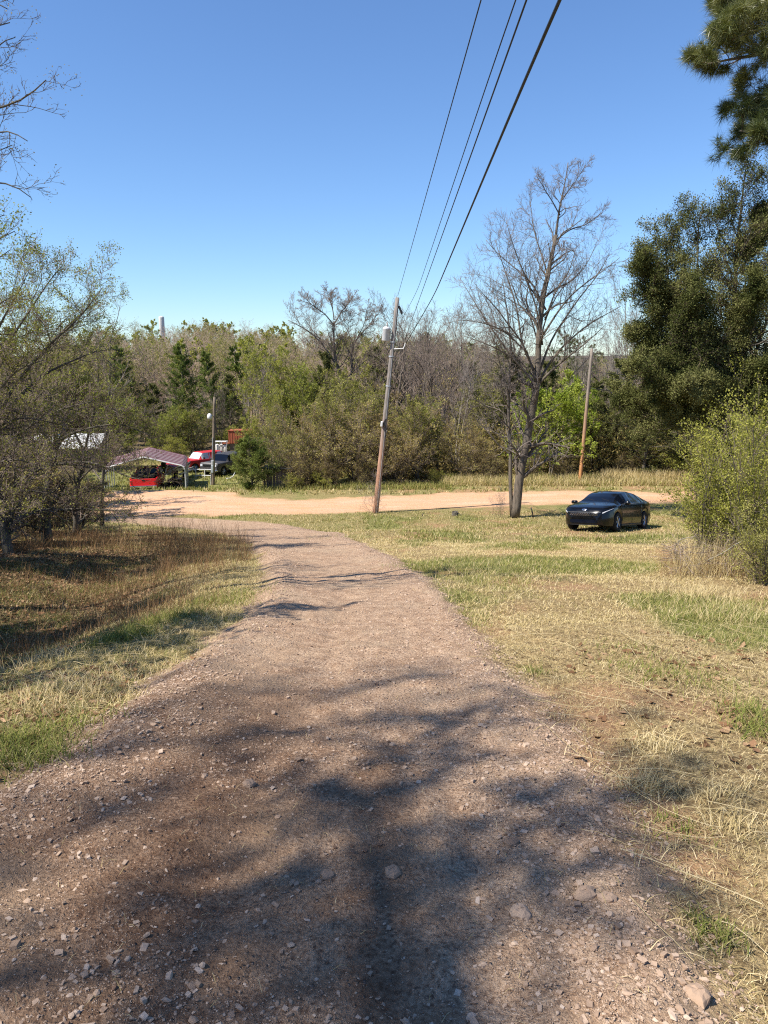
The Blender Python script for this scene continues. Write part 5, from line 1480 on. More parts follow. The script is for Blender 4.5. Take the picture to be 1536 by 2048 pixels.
shade_pine('pine off to the left that shades the left side of the drive', -15.4, -3.3, 17.6, [
  ([(-200, 1850), (-60, 1760), (80, 1690), (220, 1630)], 15.7, 1.81), ([(60, 1560), (200, 1480), (340, 1430)], 17.2, 1.20),
  ([(360, 1600), (460, 1540), (540, 1500)], 15.8, 0.72), ([(420, 1400), (540, 1380), (620, 1390)], 18.1, 0.90), ([(180, 1400), (330, 1360), (430, 1345)], 17.5, 0.66),
  ([(640, 1400), (740, 1365), (860, 1350), (960, 1370)], 18.8, 1.20), ([(640, 1460), (760, 1430), (860, 1420)], 17.8, 0.78),
  ([(1080, 1400), (1150, 1430), (1230, 1500), (1320, 1560)], 18.5, 1.02)], 202)
shade_pine('pine close behind the photographer that shades the nearest soil', -13.6, -4.8, 16.8, [
  ([(-300, 2350), (-100, 2180), (100, 2040), (260, 1930)], 14.8, 1.50), ([(-100, 2000), (60, 1930), (220, 1850)], 15.5, 1.20),
  ([(300, 2100), (420, 2000), (560, 1960)], 14.8, 0.78), ([(600, 2200), (700, 2100), (760, 2040)], 14.2, 0.90)], 203)

for key, X, Y, s_, lb in [('olive_a', -8.9, 4.8, 1.35, 'budding tree off to the left that shades the hollow'), ('cedar_a', -9.7, 7.4, .95, 'cedar off to the left that shades the hollow'),
                          ('bare_c', -8.4, 9.2, 1.0, 'bare tree off to the left whose shade stripes the hollow'), ('olive_a', -13.5, 11.5, 1.5, 'second budding tree off to the left, farther down the slope'), ('cedar_b', -11.8, 12.0, .85, 'second cedar off to the left, farther down the slope')]:
    d = PROTO[key]; nm = SPECIES[key]
    e = thing(nm, lb, 'tree', (X, Y, float(hz(X, Y))), X, group='trees beyond the left edge that shade the hollow'); e.scale = (s_, s_, s_)
    link('trunk', d['tme'], e); link('crown', d['cme'], e)
# ------------------------------------------------------------------ helpers for built things
def gp(px, D):
    X = (px - 768) / F * D
    for _ in range(4):
        z = float(hz(X, D)); X = (px - 768) / F * (D * CP - (z - EYE) * SP)
    return np.array([X, D, float(hz(X, D))])

def part(name, prims, mat, parent, label=None, smooth=False, loc=None):
    mbx = MB()
    for p in prims: mbx.add(p[0], p[1], p[2])
    return link(name, mbx.mesh(name, M[mat] if isinstance(mat, str) else mat, smooth), parent, loc=loc, label=label)

def rest(X, Y, rz, base=2.0):
    """matrix that sets a thing on the sloping ground"""
    f = np.array([math.cos(rz), math.sin(rz)]); l = np.array([-f[1], f[0]])
    zf = float(h0(X + f[0] * base / 2, Y + f[1] * base / 2)); zb = float(h0(X - f[0] * base / 2, Y - f[1] * base / 2))
    zl = float(h0(X + l[0] * .8, Y + l[1] * .8)); zr = float(h0(X - l[0] * .8, Y - l[1] * .8))
    fx = norm(np.array([f[0] * base, f[1] * base, zf - zb])); ly = norm(np.array([l[0] * 1.6, l[1] * 1.6, zl - zr]))
    up = norm(np.cross(fx, ly)); ly = np.cross(up, fx)
    m = Matrix(((fx[0], ly[0], up[0], X), (fx[1], ly[1], up[1], Y), (fx[2], ly[2], up[2], (zf + zb) / 2), (0, 0, 0, 1)))
    return m

# ------------------------------------------------------------------ vehicles
def I(x, pts):
    a = np.array(pts); return np.interp(x, a[:, 0], a[:, 1])

def vehicle(root, p, paint):
    L = p['L']; st = sorted(set([round(v, 3) for v in np.linspace(-L / 2, L / 2, 75)] + [round(c + p['R'] * math.cos(a), 3) for c in p['wx'] for a in np.linspace(0, math.pi, 15)] + p.get('cuts', [])))
    st = np.array(st)
    top = I(st, p['top']); belt = np.minimum(I(st, p['belt']), top - .004); hw = I(st, p['hw'])
    zb = np.full(len(st), p['sill']); zb = np.maximum(zb, I(st, p['low']))
    for c in p['wx']:
        inside = np.abs(st - c) < p['R']
        zb = np.where(inside, np.maximum(zb, p['wr'] * .95 + np.sqrt(np.maximum(0, p['R'] ** 2 - (st - c) ** 2))), zb)
    zb = np.minimum(zb, belt - .03)
    g = np.clip((top - belt - .06) / .22, 0, 1); rw = p['roofw']
    def row(y, z): return np.stack([st, y, z], 1)
    dz = belt - zb
    rows = [row(hw * .955, zb), row(hw * .995, zb + .25 * dz), row(hw * 1.0, zb + .52 * dz), row(hw * .990, zb + .64 * dz), row(hw * .99, zb + .82 * dz), row(hw * .965, belt),
            row(hw * .93, belt + np.minimum(.03, (top - belt) * .35)),
            row(hw * .80 * (1 - g) + rw * g, belt + (top - belt) * (.70 * (1 - g) + .90 * g)),
            row(hw * .45 * (1 - g) + rw * .80 * g, belt + (top - belt) * (.93 * (1 - g) + .975 * g)),
            row(hw * 0.0, top)]
    nr = len(rows); n = len(st)
    Lh = np.stack(rows, 1); Rh = Lh[:, ::-1][:, 1:] * np.array([1, -1, 1])
    G = np.concatenate([Lh, Rh], 1); m = G.shape[1]
    idx = np.arange(n * m).reshape(n, m)
    V = G.reshape(-1, 3)
    groups = {}
    for i in range(n - 1):
        xm = (st[i] + st[i + 1]) / 2; gm_ = min(g[i], g[i + 1]); gx = max(g[i], g[i + 1])
        for j in range(m - 1):
            jj = j if j < nr - 1 else m - 2 - j
            key = 'body'
            if jj == 6 and gm_ > .12:
                for nm, a, b in p['side']:
                    if a < xm < b: key = nm + ('_l' if j < nr - 1 else '_r')
            if jj in (7, 8):
                for nm, a, b in p['ends']:
                    if a < xm < b: key = nm
            groups.setdefault(key, []).append([idx[i, j], idx[i, j + 1], idx[i + 1, j + 1], idx[i + 1, j]])
    # end caps
    for e, fl in ((0, 0), (n - 1, 1)):
        for j in range(nr - 1):
            q = [idx[e, j], idx[e, m - 1 - j], idx[e, m - 2 - j], idx[e, j + 1]]
            groups['body'].append(q if fl else q[::-1])
    body = None
    for key, Q in groups.items():
        used = np.unique(Q); mp = -np.ones(len(V), int); mp[used] = np.arange(len(used))
        me = MB(); me.add(V[used], mp[np.array(Q)])
        nm = {'body': 'body'}.get(key, key.rsplit('_', 1)[0] if key[-2:] in ('_l', '_r') else key)
        mesh_ = me.mesh(nm, paint if key == 'body' else M[p.get('glass', 'glass_dark')])
        mesh_.set_sharp_from_angle(angle=R(40))
        link(nm, mesh_, root)
    # underside and wheel wells
    wells = [bbox(((p['wx'][0] + p['wx'][1]) / 2, 0, (p['sill'] + .45) / 2 + .06), (L * .90, p['hwm'] * 1.62, .32), .05)]
    part('underbody', wells, 'black_trim', root)
    return dict(st=st, top=top, belt=belt, hw=hw)

def wheel(root, x, y, r, w, side, spokes=5, rim='alloy', rr=.68):
    T = lathe([(r * .66, -w / 2), (r * .93, -w / 2), (r, -w * .36), (r, w * .36), (r * .93, w / 2), (r * .66, w / 2), (r * .62, 0), (r * .66, -w / 2)], 28, 1)
    whl = part('wheel', [T], 'rubber', root, smooth=True, loc=(x, y, r))
    whl.name = 'wheel'
    prims = []
    yo = side * w * .42
    prims.append(lathe([(r * .60, yo - side * .03), (r * rr, yo), (r * .60, yo + side * .008), (r * .58, yo - side * .06)], 28, 1))
    for k in range(spokes):
        a = 2 * math.pi * k / spokes
        for da in (-.13, .13):
            c, s = math.cos(a + da), math.sin(a + da); c2, s2 = math.cos(a + da * .2 + .18), math.sin(a + da * .2 + .18)
            prims.append(tube([(c2 * r * .10, yo, s2 * r * .10), (c * r * .63, yo - side * .012, s * r * .63)], [.022, .016], 4))
    prims.append(disc_x((0, yo, 0), r * .16, .03, 12))
    part('rim', prims, rim, whl)
    part('brake_disc', [disc_x((0, yo - side * .07, 0), r * .55, .02, 18)], 'black_trim', whl)

# ------------------------------------------------------------------ black sedan
sedan = thing('parked_car', 'shiny black four door sedan parked facing left on the mown grass', 'car')
sedan.matrix_world = rest(8.45, 27.1, R(-129.0), 2.7)
P_SED = dict(L=4.66, R=.385, wr=.335, wx=[1.40, -1.30], sill=.20, hwm=.90,
  top=[(-2.33, .78), (-2.31, .98), (-2.24, 1.065), (-2.05, 1.105), (-1.80, 1.165), (-1.30, 1.300), (-.85, 1.385), (-.4, 1.425), (0, 1.43), (.30, 1.408), (.58, 1.345), (.88, 1.225), (1.22, 1.055), (1.28, 1.025), (1.5, .990), (1.9, .915), (2.15, .835), (2.27, .755), (2.32, .64), (2.33, .55)],
  belt=[(-2.33, .66), (-2.25, .93), (-1.95, .985), (-1.2, .985), (0, .945), (1.2, .905), (1.7, .86), (2.1, .765), (2.25, .68), (2.33, .48)],
  hw=[(-2.33, .60), (-2.28, .73), (-2.1, .83), (-1.7, .885), (-1.3, .905), (-.6, .895), (.5, .89), (1.1, .895), (1.5, .905), (1.8, .885), (2.05, .81), (2.2, .70), (2.3, .54), (2.33, .46)],
  low=[(-2.33, .34), (-2.1, .22), (2.1, .19), (2.33, .26)], roofw=.56,
  side=[('side_window', .02, .98), ('side_window', -.95, -.06), ('quarter_window', -1.5, -.99)],
  ends=[('windshield', .40, 1.20), ('rear_window', -1.92, -.82)], cuts=[.40, 1.20, -1.66, -.82, .02, -.06, .98, -.95, -.99, -1.5])
info = vehicle(sedan, P_SED, M['black_paint'])
for x in P_SED['wx']:
    for s in (1, -1): wheel(sedan, x, s * .79, .335, .225, s, 5, 'alloy')
def hl(s):
    xs = [2.235, 2.14, 2.0, 1.86, 1.78]
    pts_t, pts_b = [], []
    for k, x in enumerate(xs):
        y = float(I(x, P_SED['hw'])) * .99 + .006; b = float(I(x, P_SED['belt']))
        pts_t.append((x + .006, s * y, b - .015 + .0 * k)); pts_b.append((x + .010, s * (y + .004), b - .055 + .012 * k))
    V = np.array(pts_t + pts_b); n = len(xs)
    Q = [[i, i + 1, n + i + 1, n + i] if s < 0 else [i + 1, i, n + i, n + i + 1] for i in range(n - 1)]
    return V, Q, None
for s in (1, -1): part('headlight', [hl(s)], 'lamp_glass', sedan)
# light bar, grille, lower intake
def frontcurve(y, z, off=.012):
    """x of the nose at half width |y| and the given height"""
    xs = np.linspace(1.9, 2.33, 60); hwv = I(xs, P_SED['hw'])
    ok = xs[hwv >= abs(y)]
    return (ok.max() if len(ok) else 1.9) + off
def frontstrip(y0, y1, z0, z1, n=14, off=.012, lean=0.0):
    ys = np.linspace(y0, y1, n)
    a = [(frontcurve(y, z1, off) - lean, y, z1) for y in ys]; b = [(frontcurve(y, z0, off), y, z0) for y in ys]
    V = np.array(a + b); Q = [[i, i + 1, n + i + 1, n + i][::-1] for i in range(n - 1)]
    return V, Q, None
part('light_bar', [frontstrip(-.60, .60, .668, .682, off=.02)], 'alloy', sedan)
gr = part('grille', [frontstrip(-.52, .52, .545, .655, off=.014)], 'black_trim', sedan)
cells = []
for k, y in enumerate(np.linspace(-.46, .46, 12)):
    for r_ in range(2):
        yy = y + (.02 if r_ else -.02); z = .575 + r_ * .048
        x = frontcurve(yy, z, .022)
        cells.append(tube([(x, yy - .028, z - .014), (x, yy + .018, z + .018)], .006, 4))
part('grille_bars', cells, 'chrome', gr)
part('lower_intake', [frontstrip(-.50, .50, .30, .42, off=.013)], 'glass_dark', sedan)
part('splitter', [frontstrip(-.50, .50, .225, .25, off=.02)], 'black_trim', sedan)
part('crease', [frontstrip(-.52, .52, .455, .475, off=.022)], 'black_paint', sedan)
# emblem: silver oval with a slanted letter
ez, ex_ = .765, 2.262
em = lathe([(.001, .012), (.05, .012), (.062, .006), (.066, 0)], 24, 0, (0, 0, 0))
eV = em[0] * np.array([1, 1.45, .82]); 
tl = R(38); ct, stt = math.cos(tl), math.sin(tl)
eV = np.stack([eV[:, 0] * ct - eV[:, 2] * stt, eV[:, 1], eV[:, 0] * stt + eV[:, 2] * ct], 1) + np.array([ex_, 0, ez])
emb = part('badge', [(eV, em[1], None)], 'chrome', sedan, smooth=True)
def ept(y, z):
    return np.array([ex_ + .018 * ct - z * stt, y, ez + .018 * stt + z * ct])
part('badge_letter', [tube([ept(-.042, -.034), ept(-.022, .034)], .007, 4), tube([ept(.022, -.034), ept(.042, .034)], .007, 4), tube([ept(-.034, -.006), ept(.034, .006)], .006, 4)], 'black_trim', emb)
for s in (1, -1):
    mir = part('wing_mirror', [bbox((.86, s * 1.0, 1.005), (.13, .22, .13), .04)], 'black_paint', sedan, smooth=True)
    part('mirror_arm', [bbox((.90, s * .895, .965), (.07, .10, .03), .01)], 'black_trim', mir)
    for x in (.10, -.86):
        y = float(I(x, P_SED['hw']))
        part('door_handle', [bbox((x, s * (y + .006), .845), (.17, .026, .022), .009)], 'black_paint', sedan)
    y0 = .905
    for xx in (1.0, .03, -.98):
        part('door_seam', [tube([(xx, s * (float(I(xx, P_SED['hw'])) * zz_ + .0005), z) for z, zz_ in ((.26, .99), (.4, 1.0), (.6, .998), (.75, .985), (.9, .968))], .004, 4)], 'black_trim', sedan)
    part('side_skirt', [bbox((.05, s * .872, .215), (2.0, .05, .07), .02)], 'black_trim', sedan)
    part('taillight', [bbox((-2.29, s * .52, .86), (.05, .42, .07), .02)], 'red_lens', sedan)
    part('window_trim', [tube([(x, s * (hw_ + .003), z) for x, hw_, z in [(1.02, .835, .955), (.5, .845, .975), (0, .85, .985), (-.6, .845, 1.0), (-1.2, .835, 1.03), (-1.5, .82, 1.055)]], .007, 5)], 'alloy', sedan)
part('roof_fin', [box((-1.0, 0, 1.365), (.14, .02, .06))], 'black_paint', sedan)
for y_ in (.45, -.1): part('wiper', [tube([(1.17, y_, 1.075), (1.02, y_ - .34, 1.148)], .008, 4)], 'black_trim', sedan)

# ------------------------------------------------------------------ boxy vehicles in the yard
def boxy(root, paint, L, W, H, hood, cabx0, cabx1, belt, wr, wx, glass='glass_dark', wagon=False, chrome='chrome'):
    top = [(-L / 2, belt - .25)]
    if wagon: top += [(-L / 2 + .03, belt + .05), (-L / 2 + .22, H - .05), (-L / 2 + .4, H)]
    else: top += [(-L / 2 + .03, belt - .02), (cabx0 - .02, belt), (cabx0 + .12, H - .06), (cabx0 + .25, H)]
    top += [(cabx1 - .55, H), (cabx1 - .4, H - .05), (cabx1, belt + .06), (L / 2 - .12, hood), (L / 2 - .02, hood - .1), (L / 2, hood - .35)]
    p = dict(L=L, R=wr * 1.18, wr=wr, wx=wx, sill=.34, hwm=W / 2, top=top, belt=[(-L / 2, belt - .3), (-L / 2 + .05, belt - .03), (cabx1, belt), (L / 2 - .1, hood - .06), (L / 2, hood - .4)],
             hw=[(-L / 2, W / 2 - .08), (-L / 2 + .1, W / 2), (L / 2 - .2, W / 2), (L / 2, W / 2 - .1)], low=[(-L / 2, .45), (-L / 2 + .2, .34), (L / 2, .42)], roofw=W / 2 - .22,
             side=[('side_window', cabx1 - 1.0, cabx1 - .25), ('side_window', max(cabx0 + .15, cabx1 - 1.9), cabx1 - 1.08)] + ([('side_window', -L / 2 + .35, cabx1 - 1.98)] if wagon else []),
             ends=[('windshield', cabx1 - .42, cabx1 + .0)] + ([('rear_window', -L / 2 + .05, -L / 2 + .22)] if wagon else [('rear_window', cabx0, cabx0 + .12)]), glass=glass,
             cuts=[cabx1 - .42, cabx1, cabx0, cabx0 + .12, cabx1 - 1.0, cabx1 - .25, cabx1 - 1.08, -L / 2 + .05, -L / 2 + .22])
    vehicle(root, p, paint)
    for x in wx:
        for s in (1, -1): wheel(root, x, s * (W / 2 - .12), wr, .22, s, 6, 'alloy')
    part('front_bumper', [bbox((L / 2 + .04, 0, .5), (.10, W * .96, .15), .03)], chrome, root)
    part('rear_bumper', [bbox((-L / 2 - .04, 0, .5), (.10, W * .96, .14), .03)], chrome, root)
    part('grille', [bbox((L / 2 - .005, 0, hood - .22), (.05, W * .55, .20), .01)] , 'black_trim', root)
    for s in (1, -1):
        part('headlight', [bbox((L / 2 - .0, s * W * .36, hood - .22), (.06, .22, .17), .02)], 'lamp_glass', root)
        part('taillight', [bbox((-L / 2 + .0, s * (W / 2 - .14), belt - .22), (.06, .14, .28), .02)], 'red_lens', root)
        part('wing_mirror', [bbox((cabx1 - .35, s * (W / 2 + .1), belt + .12), (.10, .18, .16), .03)], 'black_trim', root)
    return p

# red pickup, tailgate towards the road
pk = thing('pickup_truck', 'red pickup truck with its tailgate to the road, dark cab, half under the carport', 'truck')
g_ = gp(286, 49.6); pk.matrix_world = rest(g_[0], g_[1] + 1.2, R(101), 3.2)
boxy(pk, M['red_paint'], 5.0, 1.78, 1.62, 1.02, -.55, 1.15, 1.0, .34, [1.55, -1.45])
part('cab_roof', [bbox((.15, 0, 1.635), (1.1, 1.30, .05), .02)], 'black_trim', pk, 'blackened roof panel')
bed = part('bed_shade_sheet', [box((-1.5, 0, 1.003), (1.8, 1.5, .008))], 'black_trim', pk, 'flat black sheet standing in for the shaded bed')  # thin black sheet on the body top paints the shade inside the bed
part('bed_rail', [bbox((-1.5, s * .83, 1.03), (1.86, .09, .07), .02) for s in (1, -1)], 'red_paint', pk)
tg = part('tailgate', [bbox((-2.50, 0, .80), (.05, 1.52, .46), .02)], 'red_paint', pk)
part('tailgate_handle', [bbox((-2.535, 0, .92), (.02, .2, .06), .008)], 'black_trim', tg)
mbj = MB(); rng = rs(7)
for _ in range(16):
    a = rng.uniform(-.6, .6); mbj.add(*bbox((rng.uniform(-2.2, -.8), a, rng.uniform(1.05, 1.28)), (rng.uniform(.2, .7), rng.uniform(.1, .3), rng.uniform(.08, .3)), .03, rng.uniform(0, 3)))
o = link('scrap_load', mbj.mesh('scrap_load', M['black_trim'], False), label='dark jumble of scrap heaped in the red pickup\'s bed', cat='scrap')
o.matrix_world = pk.matrix_world.copy()

# red SUV behind the pipe rail
sv = thing('parked_car', 'old bright red utility wagon with big windows parked behind the pipe rail', 'car')
g_ = gp(404, 62); sv.matrix_world = rest(g_[0], g_[1], R(-128), 2.8)
boxy(sv, M['red_old'], 3.9, 1.68, 1.58, 1.06, -.5, .80, 1.0, .36, [1.3, -1.25], wagon=True, glass='lamp_glass')
# grey truck
gt = thing('parked_car', 'faded grey square fronted utility wagon facing the road beside the lamp pole', 'car')
g_ = gp(449, 60.5); gt.matrix_world = rest(g_[0], g_[1], R(-112), 2.8)
boxy(gt, M['grey_paint'], 4.4, 1.8, 1.66, 1.12, -.5, .75, 1.06, .37, [1.35, -1.3], wagon=True)

# boat on trailer
bt = thing('motorboat', 'white motorboat with a red deck standing on its trailer behind the carport', 'boat')
g_ = gp(354, 56.5); bt.matrix_world = rest(g_[0], g_[1], R(84), 2.0)
xs = np.linspace(-2.2, 2.4, 24); hb = I(xs, [(-2.2, .80), (0, .86), (1.4, .62), (2.1, .3), (2.4, .03)]); kz = I(xs, [(-2.2, .62), (1.0, .64), (1.9, .82), (2.4, 1.15)]); gz_ = I(xs, [(-2.2, 1.2), (1, 1.24), (2.4, 1.36)])
def loftrows(rows):
    G = np.stack(rows, 1); n, m, _ = G.shape; idx = np.arange(n * m).reshape(n, m)
    Q = np.stack([idx[:-1, :-1], idx[:-1, 1:], idx[1:, 1:], idx[1:, :-1]], -1).reshape(-1, 4)
    return G.reshape(-1, 3), Q, None
hull = []
for s in (1, -1):
    hull.append(loftrows([np.stack([xs, xs * 0, kz], 1), np.stack([xs, s * hb * .8, kz + .12], 1), np.stack([xs, s * hb, gz_ * .6 + kz * .4], 1), np.stack([xs, s * hb, gz_], 1)]))
hull.append((np.array([[-2.2, -.8, 1.2], [-2.2, .8, 1.2], [-2.2, .7, .70], [-2.2, 0, .62], [-2.2, -.7, .7]]), [[0, 1, 2, 4]], [[4, 2, 3]]))
part('hull', hull, 'white_paint', bt)
part('stripe', [loftrows([np.stack([xs, s * (hb + .012), gz_ - .20], 1), np.stack([xs, s * (hb + .012), gz_ - .08], 1)]) for s in (1, -1)], 'black_trim', bt)
part('deck', [loftrows([np.stack([xs, hb * .98, gz_ + .01], 1), np.stack([xs, hb * .3, gz_ + .16], 1), np.stack([xs, -hb * .3, gz_ + .16], 1), np.stack([xs, -hb * .98, gz_ + .01], 1)])], 'red_old', bt, smooth=True)
part('windscreen', [bbox((.35, 0, 1.56), (.05, 1.1, .28), .01)], 'glass_dark', bt)
part('outboard_motor', [bbox((-2.38, 0, 1.35), (.32, .34, .5), .08), bbox((-2.36, 0, .8), (.12, .12, .7), .03)], 'black_trim', bt)
part('trailer_frame', [bbox((.2, s * .5, .5), (4.4, .08, .1), .01) for s in (1, -1)] + [bbox((2.9, 0, .5), (1.4, .08, .1), .01), bbox((-.6, 0, .42), (.08, 1.7, .08), .01)], 'galv', bt)
for s in (1, -1): wheel(bt, -.6, s * .85, .27, .16, s, 5, 'white_paint')
# riding mower
mw = thing('riding_mower', 'small dark riding mower sitting in the shade under the carport', 'mower')
g_ = gp(350, 52.0); mw.matrix_world = rest(g_[0], g_[1], R(-80), 1.0)
part('hood', [bbox((.45, 0, .62), (.75, .5, .38), .08)], 'black_trim', mw, smooth=False)
part('seat', [bbox((-.35, 0, .70), (.42, .44, .10), .04), bbox((-.55, 0, .95), (.10, .44, .44), .04)], 'rubber', mw)
part('mower_deck', [bbox((.05, 0, .24), (.8, 1.05, .16), .05)], 'grey_paint', mw)
part('fender', [bbox((-.35, 0, .52), (.7, .92, .16), .06)], 'black_trim', mw)
part('steering_wheel', [tube([(.08 + .0 * math.cos(a), .17 * math.cos(a), .92 + .17 * math.sin(a) * .5) for a in np.linspace(0, 6.28, 15)], .018, 5), tube([(.2, 0, .7), (.08, 0, .92)], .02, 5)], 'rubber', mw)
for x, r_ in ((.55, .19), (-.42, .26)):
    for s in (1, -1): part('wheel', [disc_x((x, s * .42, r_), r_, .18, 18)], 'rubber', mw)

# ------------------------------------------------------------------ carport
fl_, fr_ = gp(207, 48.4), gp(374, 49.6)
W_ = fr_[0] - fl_[0]; ctr = (fl_ + fr_) / 2
ax = math.atan2(fr_[1] - fl_[1], fr_[0] - fl_[0]) 
cp = thing('carport', 'open metal carport with a striped maroon and white roof on thin white legs', 'carport', (ctr[0], ctr[1], min(fl_[2], fr_[2])), ax)
DEP = 5.4; EAV = 1.72; RID = 2.52; hwid = W_ / 2
leg_x = [-hwid, hwid]
for k in range(5):
    yk = .12 + k * (DEP - .24) / 4
    for s in (-1, 1):
        part('leg', [bbox((s * hwid, yk, EAV / 2 - .1), (.06, .06, EAV + .2 - .12), .008)], 'white_tube' if k == 0 else 'galv', cp)
def arch(y, r=.035):
    pts = [(-hwid, y, EAV - .12), (-hwid + .05, y, EAV + .03), (-hwid + .22, y, EAV + .13), (0, y, RID - .03), (hwid - .22, y, EAV + .13), (hwid - .05, y, EAV + .03), (hwid, y, EAV - .12)]
    return tube(pts, r, 6)
part('front_arch', [arch(.0, .05)], 'white_tube', cp)
part('roof_frame', [arch(.12 + k * (DEP - .24) / 4, .028) for k in range(1, 5)], 'galv', cp)
m_roof, nt_, out_ = newmat('carport_roof')
p_ = nt_.nodes.new('ShaderNodeBsdfPrincipled'); p_.inputs['Roughness'].default_value = .45
tc = nt_.nodes.new('ShaderNodeTexCoord'); sx = nt_.nodes.new('ShaderNodeSeparateXYZ'); nt_.links.new(tc.outputs['Object'], sx.inputs[0])
fr = mth(nt_, 'FRACT', mth(nt_, 'MULTIPLY', sx.outputs[1], 1.45))
st_ = mth(nt_, 'LESS_THAN', fr, .27)
nz = noise(nt_, tc.outputs['Object'], 3, 4)
c_ = mix(nt_, st_, mix(nt_, nz, (.10, .03, .025), (.16, .055, .045)), (.38, .31, .28))
nt_.links.new(c_, p_.inputs['Base Color']); nt_.links.new(p_.outputs[0], out_.inputs[0])
ys = np.linspace(-.02, DEP, 45)
rib = .018 * (np.sin(ys * 2 * math.pi * 4.1) > .3)
rf = []
sec = [(-hwid - .04, EAV - .16), (-hwid - .04, EAV + .02), (-hwid + .16, EAV + .165), (0, RID + .03), (hwid - .16, EAV + .165), (hwid + .04, EAV + .02), (hwid + .04, EAV - .16)]
rows_ = [np.stack([np.full(len(ys), x), ys, z + rib], 1) for x, z in sec]
rows_in = [np.stack([np.full(len(ys), x * .996), ys, z + rib - .012], 1) for x, z in sec]
part('roof', [loftrows(rows_), loftrows(rows_in)], m_roof, cp)

# pipe rail
g_a, g_b = gp(392, 58), gp(428, 58)
rl = thing('pipe_rail', 'low white pipe rail in front of the red wagon', 'railing', g_a)
dxy = g_b - g_a
part('rail', [tube([(0, 0, h), (dxy[0], dxy[1], h + dxy[2])], .035, 6) for h in (.62, .15)], 'white_tube', rl)
for t in (0, .5, 1): part('post', [tube([dxy * t + (0, 0, -.1), dxy * t + (0, 0, .66)], .035, 6)], 'white_tube', rl)

# tanks and their rack, red shed
for i, (px, lb) in enumerate([(436.5, 'white drum at the left of the pair, behind the grey wagon'), (444.5, 'middle white drum behind the grey wagon'), (452, 'white drum at the right, next to the wooden post')]):
    g_ = gp(px, 67)
    tk = thing('drum', lb, 'drum', (g_[0], g_[1], g_[2] + .95), group='white drums on the rack')
    part('shell', [lathe([(.001, .82), (.14, .82), (.17, .78), (.17, .04), (.14, 0), (.001, 0)], 16)], 'tank', tk, smooth=True)
    part('lid', [lathe([(.001, .86), (.07, .86), (.07, .82)], 12)], 'white_paint', tk)
g_a, g_b = gp(431, 67), gp(456, 67); dxy = g_b - g_a
rk = thing('drum_rack', 'grey pipe rack holding the white drums', 'rack', g_a)
part('shelf', [bbox((dxy[0] / 2, 0, .91), (dxy[0] + .1, .7, .06), .01)], 'old_wood', rk)
for t in (0, .5, 1):
    for yy in (-.3, .3): part('leg', [tube([(dxy[0] * t, yy, -.4), (dxy[0] * t, yy, 2.05)], .03, 5)], 'galv', rk)
part('top_rail', [tube([(0, yy, 2.02), (dxy[0], yy, 2.02)], .035, 5) for yy in (-.3, .3)], 'galv', rk)
g_ = gp(484, 68)
sh = thing('shed', 'small shed of orange red boards over brown timber behind the round juniper', 'shed', g_, R(4))
part('upper_wall', [bbox((0, 0, 2.55), (2.0, 2.0, 1.15), .01)] + [box((x, -1.012, 2.55), (.03, .02, 1.12)) for x in np.linspace(-.9, .9, 9)], 'red_wood', sh)
part('lower_wall', [bbox((0, .05, .9), (1.9, 1.9, 2.1), .01)], 'old_wood', sh)
part('fascia', [bbox((0, -1.04, 3.14), (2.1, .06, .07), .01), bbox((-1.25, -.9, 2.0), (.7, .4, .06), .01)], 'red_wood', sh)
part('post', [bbox((-1.5, -.9, .95), (.1, .1, 2.1), .01)], 'old_wood', sh)

# long white roofed building at left
g_ = gp(80, 60)
bd = thing('building', 'long low building with a bright white metal roof glimpsed through the left tangle', 'building', g_, R(8))
LX = 13.; 
wv = [bbox((-2.0, 2.2, 1.0), (LX, 4.2, 2.3), .01)]
part('wall', wv, 'old_wood', bd)
wn = part('window', [box((-4.5, .08, 1.3), (1.0, .03, .7)), box((.5, .08, 1.3), (1.0, .03, .7))], 'glass_dark', bd)
part('window_frame', [box((x, .075, 1.3 + z), (1.1, .05, .05)) for x in (-4.5, .5) for z in (-.37, .37)], 'white_paint', wn)
part('door', [box((-2, .07, .95), (.9, .05, 1.9))], 'grey_paint', bd)
xr = np.linspace(-LX / 2 - 2.4, LX / 2 - 1.6, 60); rb = .02 * (np.arange(60) % 3 == 0)
rows_ = [np.stack([xr, np.full(60, y), z + rb], 1) for y, z in ((-.35, 2.02), (-.30, 2.09), (2.2, 3.0), (4.8, 2.02))]
part('roof', [loftrows(rows_)], 'white_paint', bd)

# far water tower
g_ = pix(323, 640, 520); gzt = float(h0(g_[0], 520)); tz = pix(323, 632, 520)[2] - gzt
wt = thing('water_tower', 'tiny white cylindrical water tower on the far wooded hill', 'water tower', (g_[0], 520, gzt))
part('tank', [lathe([(.001, tz), (1.0, tz - .1), (1.75, tz - .6), (1.8, tz - 1.2), (1.8, tz - 14), (1.5, tz - 14.5)], 24)], 'concrete', wt, smooth=True)
part('tower_shaft', [lathe([(1.3, tz - 14.4), (1.3, -1)], 20)], 'concrete', wt, smooth=True)
part('ladder', [box((-.3, -1.9, tz / 2), (.05, .05, tz)), box((.3, -1.9, tz / 2), (.05, .05, tz))], 'galv', wt)

# weathered hut behind the juniper
g_ = gp(548, 43.6)
ht = thing('old_shed', 'weathered grey board hut swallowed by the thicket right of the juniper', 'shed', g_, R(-6))
part('wall', [bbox((-.35 + k * .19, 0, .58), (.17, .03, 1.2 + .03 * ((k * 7) % 3)), .005) for k in range(7)], 'old_wood', ht)
part('roof', [bbox((.15, .6, 1.28), (1.9, 1.6, .05), .01)], 'black_trim', ht)
part('post', [bbox((x, y, .6), (.08, .08, 1.3), .01) for x in (-.55, 1.0) for y in (-.02, 1.2)], 'old_wood', ht)

